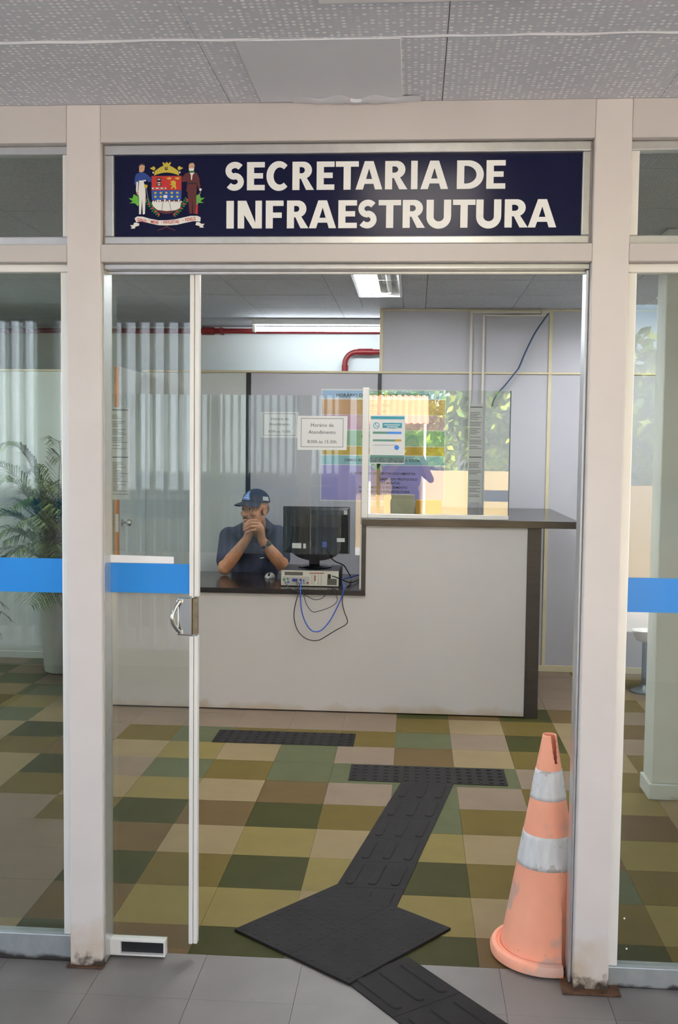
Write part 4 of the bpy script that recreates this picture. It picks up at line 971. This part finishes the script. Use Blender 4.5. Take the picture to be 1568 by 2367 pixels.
# ================================================================== PLANTS
pot_m = mat('pot_white', 'd5dad8', .5, var=.04, scale=5); stain(pot_m, 'a89a80', -.03, .05, 6, .7)
soil = mat('soil', '3d3126', .95, var=.3, scale=40)
fr_m = [mat('frond_green', '4c6630', .5, var=.25, scale=10), mat('frond_light', '7d8a4a', .5, var=.2, scale=10)]
dry_m = mat('frond_dry', '6a5140', .8, var=.3, scale=20)
def frond(name, parent, base, ctrl, tip, leaf, n, m, seed, w=.011, droop=.35):
    r = random.Random(seed); base, ctrl, tip = Vector(base), Vector(ctrl), Vector(tip)
    B = lambda t: base*(1-t)**2+ctrl*2*t*(1-t)+tip*t*t
    mb = MB(); K = 14; mb.tube([B(k/K) for k in range(K+1)], [.006*(1-.8*k/K) for k in range(K+1)], 5, 1)
    for k in range(n):
        t = .22+.78*k/(n-1); p = B(t); d = (B(min(t+.02, 1))-B(max(t-.02, 0))).normalized()
        side = d.cross(Vector((0, 0, 1)))
        side = side.normalized() if side.length > .05 else Vector((1, 0, 0))
        L = leaf*math.sin(math.pi*(.18+.74*(k/(n-1))))*r.uniform(.85, 1.1)
        for s in (-1, 1):
            dr = (side*s*.8+d*.65+Vector((0, 0, .12+r.uniform(-.1, .1)))).normalized()
            a = p; b_ = p+dr*L*.5; c = p+dr*L+Vector((0, 0, -droop*L))
            ww = (dr.cross(Vector((0, 0, 1)))).normalized()*w*.5
            up = Vector((0, 0, .002))
            mb.add([a-ww*.4, a+ww*.4, b_+ww+up, b_-ww+up, c], [(0, 1, 2, 3), (3, 2, 4)], 0 if r.random() < .75 else 1)
    return obj(name, mb, m, parent, smooth=False)
def keep(p, ymax=4.30): return Vector((p[0], min(p[1], ymax), p[2]))
BX, BY = -1.43, 3.98
pp = thing('potted_palm', 'green palm in a tall white pot behind the left window', 'plant', base=(BX, BY, 0))
obj('pot', MB().lathe([(.10, 0), (.122, .012), (.128, .05), (.150, .50), (.156, .56), (.145, .56), (.13, .5)], (BX, BY, 0), 32), pot_m, pp, smooth=True)
obj('soil', MB().lathe([(.136, 0), (.136, .02)], (BX, BY, .50), 20), soil, pp)
sp_ = [  # (tip u, tip v, tip y, control lift)
 (8, 1035, 3.75, .62), (-10, 1120, 3.7, .55), (135, 1025, 3.62, .50), (140, 1060, 3.9, .62), (30, 1170, 3.6, .4), (-25, 1200, 3.8, .4), (100, 1130, 3.5, .42), (140, 1130, 3.6, .45),
 (10, 1250, 3.62, .32), (60, 1230, 3.5, .3), (120, 1215, 3.42, .32), (145, 1220, 3.9, .34), (0, 1290, 3.72, .25), (90, 1290, 3.45, .22), (145, 1280, 3.42, .22), (140, 1250, 4.1, .3), (70, 1395, 3.55, .18), (130, 1395, 3.45, .16), (-40, 1080, 4.1, .6), (60, 1090, 4.15, .6), (40, 1210, 3.55, .36), (85, 1180, 3.6, .4), (150, 1180, 3.5, .38), (-15, 1240, 3.7, .32), (30, 1275, 3.5, .25), (115, 1265, 3.4, .25), (130, 1300, 3.9, .2), (55, 1160, 3.7, .45), (125, 1150, 3.6, .42)]
for k, (u, v, y, lift) in enumerate(sp_):
    tip = keep(P(u, v, y), 4.2); b0 = Vector((BX+rnd.uniform(-.03, .03), BY+rnd.uniform(-.03, .03), .52))
    c = b0*.62+tip*.38; c.z = max(tip.z+.05, b0.z+lift)+.1
    frond('frond', pp, b0, c, tip, .25 if v < 1120 else .30, 30, fr_m, 100+k, w=.012)
dp = thing('withered_plant', 'withered brown plant at the far left edge behind the glass', 'plant', base=(-2.22, 3.9, 0))
obj('pot', MB().lathe([(.09, 0), (.11, .012), (.135, .36), (.14, .40), (.13, .40), (.12, .36)], (-2.22, 3.9, 0), 28), pot_m, dp, smooth=True)
obj('soil', MB().lathe([(.12, 0), (.12, .02)], (-2.22, 3.9, .355), 18), soil, dp)
for k, (u, v) in enumerate(((22, 1410), (34, 1440), (5, 1480), (-20, 1470), (-60, 1380), (-80, 1430), (-100, 1400))):
    tip = P(u, v, 3.8); b0 = Vector((-2.22, 3.9, .37)); c = (b0+tip)/2; c.z = max(b0.z, tip.z)+.22
    pts = [b0*(1-t)**2+c*2*t*(1-t)+tip*t*t for t in [q/10 for q in range(11)]]
    mb = MB(); mb.tube(pts, [.008*(1-.08*q) for q in range(11)], 5)
    for q in (5, 6, 7, 8, 9):
        e = pts[q]+Vector((rnd.uniform(-.04, .06), rnd.uniform(-.04, .04), rnd.uniform(-.08, -.01))); mb.tube([pts[q], (pts[q]+e)/2+Vector((0, 0, .012)), e], [.005, .004, .001], 5)
    obj('dry_stem', mb, dry_m, dp, smooth=True)

# ================================================================== PEDESTAL ASHTRAY
AX, AY = 2.50, 3.84
at = thing('pedestal_ashtray', 'slim grey pedestal ashtray seen through the right window beside the pillar', 'ashtray', base=(AX, AY, 0))
gst = mat('ashtray_grey', '7f868c', .35, .5)
obj('foot', MB().lathe([(.085, 0), (.085, .01), (.03, .035), (.022, .05)], (AX, AY, 0), 24), gst, at, smooth=True)
obj('stem', MB().lathe([(.018, .05), (.018, .33)], (AX, AY, 0), 16), gst, at, smooth=True)
obj('bowl', MB().lathe([(.02, .33), (.06, .345), (.085, .40), (.088, .41), (.078, .408), (.05, .37)], (AX, AY, 0), 24), steel, at, smooth=True)

# ================================================================== MAN AT THE COUNTER
skin = mat('skin', 'bd8560', .5, var=.12, scale=18)
navy_c = mat('shirt_navy', '2f3347', .8, var=.12, scale=10, bump=.3, bscale=60)
cap_m = mat('cap_navy', '23283a', .75, var=.1, scale=20)
man = thing('person', 'man in navy cap and shirt resting chin on clasped hands behind the counter', 'person', base=P(590, 1320, 4.0)*1.0)
man.location.z = 0
H = P(590, 1179, 3.80); ya = math.radians(34); pit_ = math.radians(-1)
HR = Matrix.Rotation(-ya, 3, 'Z') @ Matrix.Rotation(pit_, 3, 'X')
def hl(x, y, z): return H+HR @ Vector((x, y, z))
bd = MB()
E_ = lambda c, r, m=bd: m.ell(hl(*c), r, HR, 20, 14)
E_((0, .012, .03), (.074, .092, .086)); E_((0, -.03, -.028), (.064, .064, .088)); E_((0, -.058, -.088), (.04, .038, .032)); E_((0, -.02, -.075), (.058, .055, .04))
E_((0, -.082, .026), (.047, .013, .011)); E_((.043, -.062, -.022), (.02, .024, .02)); E_((-.043, -.062, -.022), (.02, .024, .02))
bd.caps(hl(0, -.090, .012), hl(0, -.113, -.030), .0085, .0125); E_((.012, -.100, -.034), (.009, .011, .008)); E_((-.012, -.100, -.034), (.009, .011, .008))
E_((0, -.093, -.058), (.024, .010, .006)); E_((0, -.091, -.068), (.021, .010, .007))
for s in (-1, 1):
    E_((s*.080, .006, -.004), (.006, .018, .031)); bd.caps(hl(s*.084, -.004, .018), hl(s*.088, .014, .024), .004, .005); bd.caps(hl(s*.088, .014, .024), hl(s*.088, .022, .004), .005, .005); bd.caps(hl(s*.088, .022, .004), hl(s*.084, .006, -.030), .005, .005)
nb = P(596, 1222, 3.90)
bd.caps(hl(0, .018, -.06), nb, .056, .062)
RE, LE = P(520, 1313, 3.66), P(652, 1306, 3.69); RS, LS = P(530, 1240, 3.93), P(642, 1236, 3.95)
RE.z = max(RE.z, .735+.046); LE.z = max(LE.z, .735+.046)
RW, LW = P(571, 1246, 3.615), P(606, 1249, 3.615)
def limb(a, b, r0, rm__, r1):
    m_ = a*.7+b*.3; bd.caps(a, m_, r0, rm__); bd.caps(m_, b, rm__, r1)
limb(RE, RW, .042, .046, .029); limb(LE, LW, .042, .046, .029)
bd.caps(RE, RS, .045, .055); bd.caps(LE, LS, .045, .055)
# hands: right hand folded under, left hand wrapped over it in front of the mouth
RK, LK = P(580, 1222, 3.605), P(600, 1220, 3.595)
bd.caps(RW, RK, .028, .030); bd.ell(P(579, 1222, 3.608), (.03, .024, .034))
bd.caps(LW, LK, .028, .029); bd.ell(P(599, 1219, 3.60), (.026, .024, .036))
fl = [((594, 1203), (580, 1203), (567, 1213)), ((597, 1210), (581, 1209), (564, 1219)), ((598, 1217), (582, 1217), (564, 1226)), ((597, 1224), (583, 1226), (569, 1232))]
for k, (a, b, c) in enumerate(fl):
    r_ = (.0092, .0098, .0095, .0085)[k]
    A, B, C = P(*a, 3.585), P(*b, 3.566), P(*c, 3.582); D = C+Vector((.004, .03, .0))
    bd.caps(A, B, r_, r_); bd.caps(B, C, r_, r_*.92); bd.caps(C, D, r_*.92, r_*.8)
fr = [((577, 1212), (590, 1207), (601, 1212)), ((577, 1219), (592, 1214), (604, 1219)), ((577, 1226), (592, 1223), (603, 1227)), ((578, 1233), (591, 1231), (600, 1234))]
for k, (a, b, c) in enumerate(fr):
    r_ = .009; A, B, C = P(*a, 3.60), P(*b, 3.625), P(*c, 3.62)
    bd.caps(A, B, r_, r_); bd.caps(B, C, r_, r_*.85)
bd.caps(P(594, 1215, 3.625), P(584, 1206, 3.635), .0115, .0105); bd.caps(P(584, 1206, 3.635), P(577, 1204, 3.64), .0105, .009)
bd.caps(P(578, 1216, 3.625), P(573, 1209, 3.64), .0115, .0105); bd.caps(P(573, 1209, 3.64), P(575, 1204, 3.65), .0105, .009)
body = remeshed(bd, .0034, 5)
bodyo = obj('body', body, skin, man, smooth=True)
# shirt
st = MB(); CH = P(588, 1290, 3.99)
st.caps(RS, LS, .064, .064, 16); st.caps(RS+Vector((.05, 0, .015)), nb+Vector((-.02, .02, .02)), .055, .062); st.caps(LS+Vector((-.05, 0, .015)), nb+Vector((.02, .02, .02)), .055, .062)
st.ell(CH+Vector((0, 0, .06)), (.185, .105, .16)); st.ell(CH+Vector((0, .0, -.12)), (.175, .125, .2)); st.ell(CH+Vector((0, .02, -.28)), (.17, .13, .14))
for S_, E2 in ((RS, RE), (LS, LE)):
    hem = S_*.22+E2*.78; st.caps(S_, hem, .068, .064, 16)
shirt = remeshed(st, .006, 8)
obj('shirt', shirt, navy_c, man, smooth=True)
col = MB()
for k in range(25):
    a = math.radians(-60+300*k/24); r1, r2 = .066, .078
    c = nb+Vector((0, -.005, .012)); p1 = c+Vector((r1*math.cos(a+math.pi/2-1.05), r1*math.sin(a+math.pi/2-1.05), .028)); p2 = c+Vector((r2*1.1*math.cos(a+math.pi/2-1.05), r2*1.1*math.sin(a+math.pi/2-1.05), -.02))
    col.v += [p1, p2]
    if k: col.f.append([2*k-2, 2*k-1, 2*k+1, 2*k]); col.m.append(0)
co = obj('collar', col, navy_c, man, smooth=True); sd = co.modifiers.new('t', 'SOLIDIFY'); sd.thickness = .004
# lower body on a stool (hidden behind the counter front)
tr_ = MB(); cx_ = CH.x
for s in (-1, 1):
    hip = Vector((cx_+s*.09, 4.02, .53)); kn = Vector((cx_+s*.13, 3.60, .53)); an = Vector((cx_+s*.13, 3.64, .11))
    tr_.caps(hip, kn, .085, .062); tr_.caps(kn, an, .06, .042)
tr_.ell((cx_, 4.02, .56), (.17, .12, .11))
obj('trousers', remeshed(tr_, .012, 4), mat('trouser_dark', '22252e', .85), man, smooth=True)
for s in (-1, 1):
    b_ = MB(); b_.ell((cx_+s*.13, 3.59, .045), (.045, .125, .045), None, 16, 10); obj('shoe', b_, black_pl, man, smooth=True)
so = thing('stool', 'round stool hidden behind the counter under the seated man', 'stool', base=(cx_, 4.05, 0))
obj('seat', MB().lathe([(.16, .40), (.175, .41), (.175, .43), (.16, .44)], (cx_, 4.05, 0), 28), black_pl, so, smooth=True)
for a in range(4):
    t = math.pi/4+a*math.pi/2; obj('leg', MB().tube([(cx_+.1*math.cos(t), 4.05+.1*math.sin(t), .40), (cx_+.17*math.cos(t), 4.05+.17*math.sin(t), 0)], .012, 8), steel, so, smooth=True)
# face details
eye_w = mat('eye_white', 'ece6e0', .25); dark = mat('eye_dark', '1d1411', .3); brow_m = mat('brow_dark', '2c211c', .9, var=.3, scale=90)
for s in (-1, 1):
    e = MB(); e.ell(hl(s*.030, -.0795, .006), (.0125, .0125, .0095), HR, 14, 10); eo = obj('eye', e, eye_w, bodyo, smooth=True)
    i_ = MB(); i_.ell(hl(s*.030+.0035, -.0888, .006), (.0058, .0035, .0062), HR, 12, 8); obj('iris', i_, dark, bodyo, smooth=True)
    l_ = MB(); l_.ell(hl(s*.030, -.0800, .0145), (.0145, .0118, .0055), HR, 14, 8); obj('eyelid', l_, skin, bodyo, smooth=True)
    b_ = MB(); b_.caps(hl(s*.014, -.0955, .0275), hl(s*.030, -.0945, .0325), .0035, .0045, 8); b_.caps(hl(s*.030, -.0945, .0325), hl(s*.048, -.082, .0285), .0045, .0025, 8); obj('eyebrow', b_, brow_m, bodyo, smooth=True)
mu = MB(); mu.caps(hl(-.024, -.091, -.054), hl(0, -.1022, -.0475), .0025, .004, 8); mu.caps(hl(0, -.1022, -.0475), hl(.024, -.091, -.054), .004, .0025, 8); obj('moustache', mu, mat('moustache_brown', '4a362b', .9, var=.3, scale=90), man, smooth=True)
ha = MB(); ha.ell(hl(0, .026, .010), (.0768, .079, .055), HR, 28, 14); obj('hair', ha, mat('hair_grey', '6b5a4e', .9, var=.3, scale=120), man, smooth=True)
# cap
cp_ = MB(); cp_.ell(hl(0, .008, .052), (.0855, .103, .090), HR, 32, 10, vmin=0); capo = obj('cap', cp_, cap_m, man, smooth=True)
bm_ = MB(); NB = 20; vs = []
for k in range(NB+1):
    a = math.radians(-68+136*k/NB); sx, cy_ = math.sin(a), math.cos(a)
    for q in range(4):
        f = q/3; ext = .078*f*(max(0, math.cos(a*1.25))**.55)
        drop = -.006*f-.020*(abs(math.sin(a))**2)*f-.010*f*f
        for dz in (0, -.0035): vs.append(hl(sx*(.085+ext*.25), .008-cy_*(.101)-ext, .056+drop+dz))
fs = []
for k in range(NB):
    for q in range(3):
        o = k*8+q*2
        fs += [(o, o+2, o+10, o+8), (o+1, o+9, o+11, o+3)]
    o = k*8+6; fs.append((o, o+1, o+9, o+8))
bm_.add(vs, fs); obj('brim', bm_, cap_m, capo, smooth=True)
def on_cap(az, el, lift=.0012):
    a = math.radians(az); e = math.radians(el); return hl((.0855+lift)*math.cos(e)*math.sin(a), .008-(.103+lift)*math.cos(e)*math.cos(a), .052+(.090+lift)*math.sin(e))
def patch(name, pts, m, lift=.0012):
    mb = MB(); n = 6; (a0, e0), (a1, e1), (a2, e2), (a3, e3) = pts; vs = []
    for i in range(n+1):
        for j in range(n+1):
            u, v = i/n, j/n
            az = (a0*(1-u)+a1*u)*(1-v)+(a3*(1-u)+a2*u)*v; el = (e0*(1-u)+e1*u)*(1-v)+(e3*(1-u)+e2*u)*v
            vs.append(on_cap(az, el, lift))
    mb.add(vs, [(i*(n+1)+j, (i+1)*(n+1)+j, (i+1)*(n+1)+j+1, i*(n+1)+j+1) for i in range(n) for j in range(n)]); return obj(name, mb, m, capo, smooth=True)
lb_ = mat('cap_badge_blue', '6f93d6', .6, var=.2, scale=120)
patch('badge', [(-26, 12), (22, 12), (6, 56), (-6, 56)], lb_)
for e in (20, 30, 40): patch('badge_line', [(-20+e*.3, e), (18-e*.3, e), (17-e*.3, e+2.5), (-19+e*.3, e+2.5)], mat('badge_white', 'd5dcea', .6), .002)
patch('side_print', [(76, 10), (112, 6), (110, 24), (78, 26)], mat('badge_grey', 'b5b8c0', .6, var=.4, scale=150))
# watch and pen
ws = obj('wristwatch', MB(), chrome, man) if False else None
fa = (LE-LW).normalized(); wc = LW+fa*.035; aa = fa.cross(Vector((0, 1, 0))).normalized(); bb_ = aa.cross(fa).normalized()
wm = MB(); ring = [wc+aa*.0335*math.cos(2*math.pi*k/24)+bb_*.0335*math.sin(2*math.pi*k/24) for k in range(24)]
vs = []
for p in ring:
    o = (p-wc).normalized()
    vs += [p-fa*.009, p+fa*.009, p+fa*.009+o*.0035, p-fa*.009+o*.0035]
wm.add(vs, [[4*k+q, 4*((k+1) % 24)+q, 4*((k+1) % 24)+(q+1) % 4, 4*k+(q+1) % 4] for k in range(24) for q in range(4)])
wb_ = obj('watch_band', wm, chrome, man, smooth=True)
fd = (Vector((.8, -.55, .1))); fd = (fd-fa*fd.dot(fa)).normalized(); fc = wc+fd*.038; e1 = fa; e2 = fd.cross(fa)
wf = MB(); nn_ = 20
wf.add([fc+(e1*math.cos(2*math.pi*k/nn_)+e2*math.sin(2*math.pi*k/nn_))*.0175-fd*.004 for k in range(nn_)]+[fc+(e1*math.cos(2*math.pi*k/nn_)+e2*math.sin(2*math.pi*k/nn_))*.0165+fd*.004 for k in range(nn_)], [[k, (k+1) % nn_, (k+1) % nn_+nn_, k+nn_] for k in range(nn_)]+[list(range(nn_, 2*nn_))])
obj('watch_case', wf, mat('watch_steel', '6a6d70', .2, .9), wb_, smooth=True)
pn = P(606, 1290, 3.845); obj('pen', MB().tube([pn-Vector((.013, 0, .001)), pn+Vector((.014, 0, .003))], [.0035, .0025], 8), white_pl, man, smooth=True)

# ================================================================== PHOTOGRAPHER (mirrored in the counter glass)
ph = thing('person', 'dark clothed person holding up a camera, mirrored in the raised counter glass', 'person', base=(.88, -3.22, 0))
PX, PYY = .88, -3.24
hd = MB(); hc = Vector((.95, -3.14, 1.60))
hd.ell(hc, (.075, .095, .115)); hd.ell(hc+Vector((0, .03, -.06)), (.058, .06, .065)); hd.caps(hc+Vector((0, .09, -.01)), hc+Vector((0, .108, -.035)), .009, .013)
for s in (-1, 1): hd.ell(hc+Vector((s*.078, -.01, -.01)), (.01, .02, .032))
hd.caps(hc+Vector((-.01, -.02, -.08)), Vector((PX+.02, PYY, 1.40)), .055, .062)
for s, ex, hx in ((-1, PX-.27, .90), (1, PX+.30, 1.055)):
    sh_p = Vector((PX+s*.17, PYY, 1.37)); el_p = Vector((ex, -3.14, 1.20)); wr_p = Vector((hx, -3.06, 1.50)); hn = Vector((hx+(.02 if s < 0 else -.01), -3.05, 1.565))
    hd.caps(sh_p, el_p, .05, .042); hd.caps(el_p, wr_p, .042, .028); hd.caps(wr_p, hn, .03, .032)
    for k in range(4): hd.caps(hn+Vector((-s*.0, .012, -.02+.018*k)), hn+Vector((-s*.045, .022, -.018+.016*k)), .009, .008, 8)
    hd.caps(hn+Vector((0, -.01, 0)), hn+Vector((-s*.04, -.02, .01)), .011, .009, 8)
pb_o = obj('body', remeshed(hd, .007, 4), skin, ph, smooth=True)
tp = MB(); tp.ell((PX, PYY, 1.22), (.19, .12, .22)); tp.ell((PX, PYY, 1.02), (.175, .12, .16)); tp.caps((PX-.16, PYY, 1.37), (PX+.16, PYY, 1.37), .062, .062)
for s, ex in ((-1, PX-.27), (1, PX+.30)):
    a = Vector((PX+s*.17, PYY, 1.37)); e = Vector((ex, -3.14, 1.20)); tp.caps(a, a*.3+e*.7, .065, .058)
obj('shirt', remeshed(tp, .012, 4), navy_c, ph, smooth=True)
tr2 = MB()
for s in (-1, 1): tr2.caps((PX+s*.09, PYY, .92), (PX+s*.10, PYY+.01, .5), .092, .065); tr2.caps((PX+s*.10, PYY+.01, .5), (PX+s*.11, PYY-.01, .10), .063, .045)
tr2.ell((PX, PYY, .93), (.175, .12, .11)); obj('trousers', remeshed(tr2, .012, 4), MATS['trouser_dark'], ph, smooth=True)
for s in (-1, 1):
    b_ = MB(); b_.ell((PX+s*.11, PYY+.05, .045), (.045, .13, .045), None, 16, 10); obj('shoe', b_, black_pl, ph, smooth=True)
h_ = MB(); h_.ell(hc+Vector((0, -.018, .025)), (.081, .097, .105), None, 24, 12, vmin=-.15); obj('hair', h_, brow_m, ph, smooth=True)
cmr = thing('camera_body', 'black camera held up by the mirrored person', 'camera', base=(.977, -3.03, 1.53))
obj('body', MB().box(.945, 1.03, -3.06, -3.035, 1.50, 1.605).box(.93, .945, -3.06, -3.03, 1.52, 1.59), black_pl, cmr, bevel=.006)
obj('lens', MB().lathe([(.032, 0), (.034, .02), (.03, .028)], (.977, -3.035+.0, 1.565), 20, ax='y').lathe([(.0, 0)]*0 or [(.01, .0), (.01, .001)], (.977, -3.04, 1.565), 8, ax='y') if False else MB().tube([(.977, -3.034, 1.565), (.977, -3.006, 1.565)], [.032, .034], 20), black_pl, cmr, smooth=True)
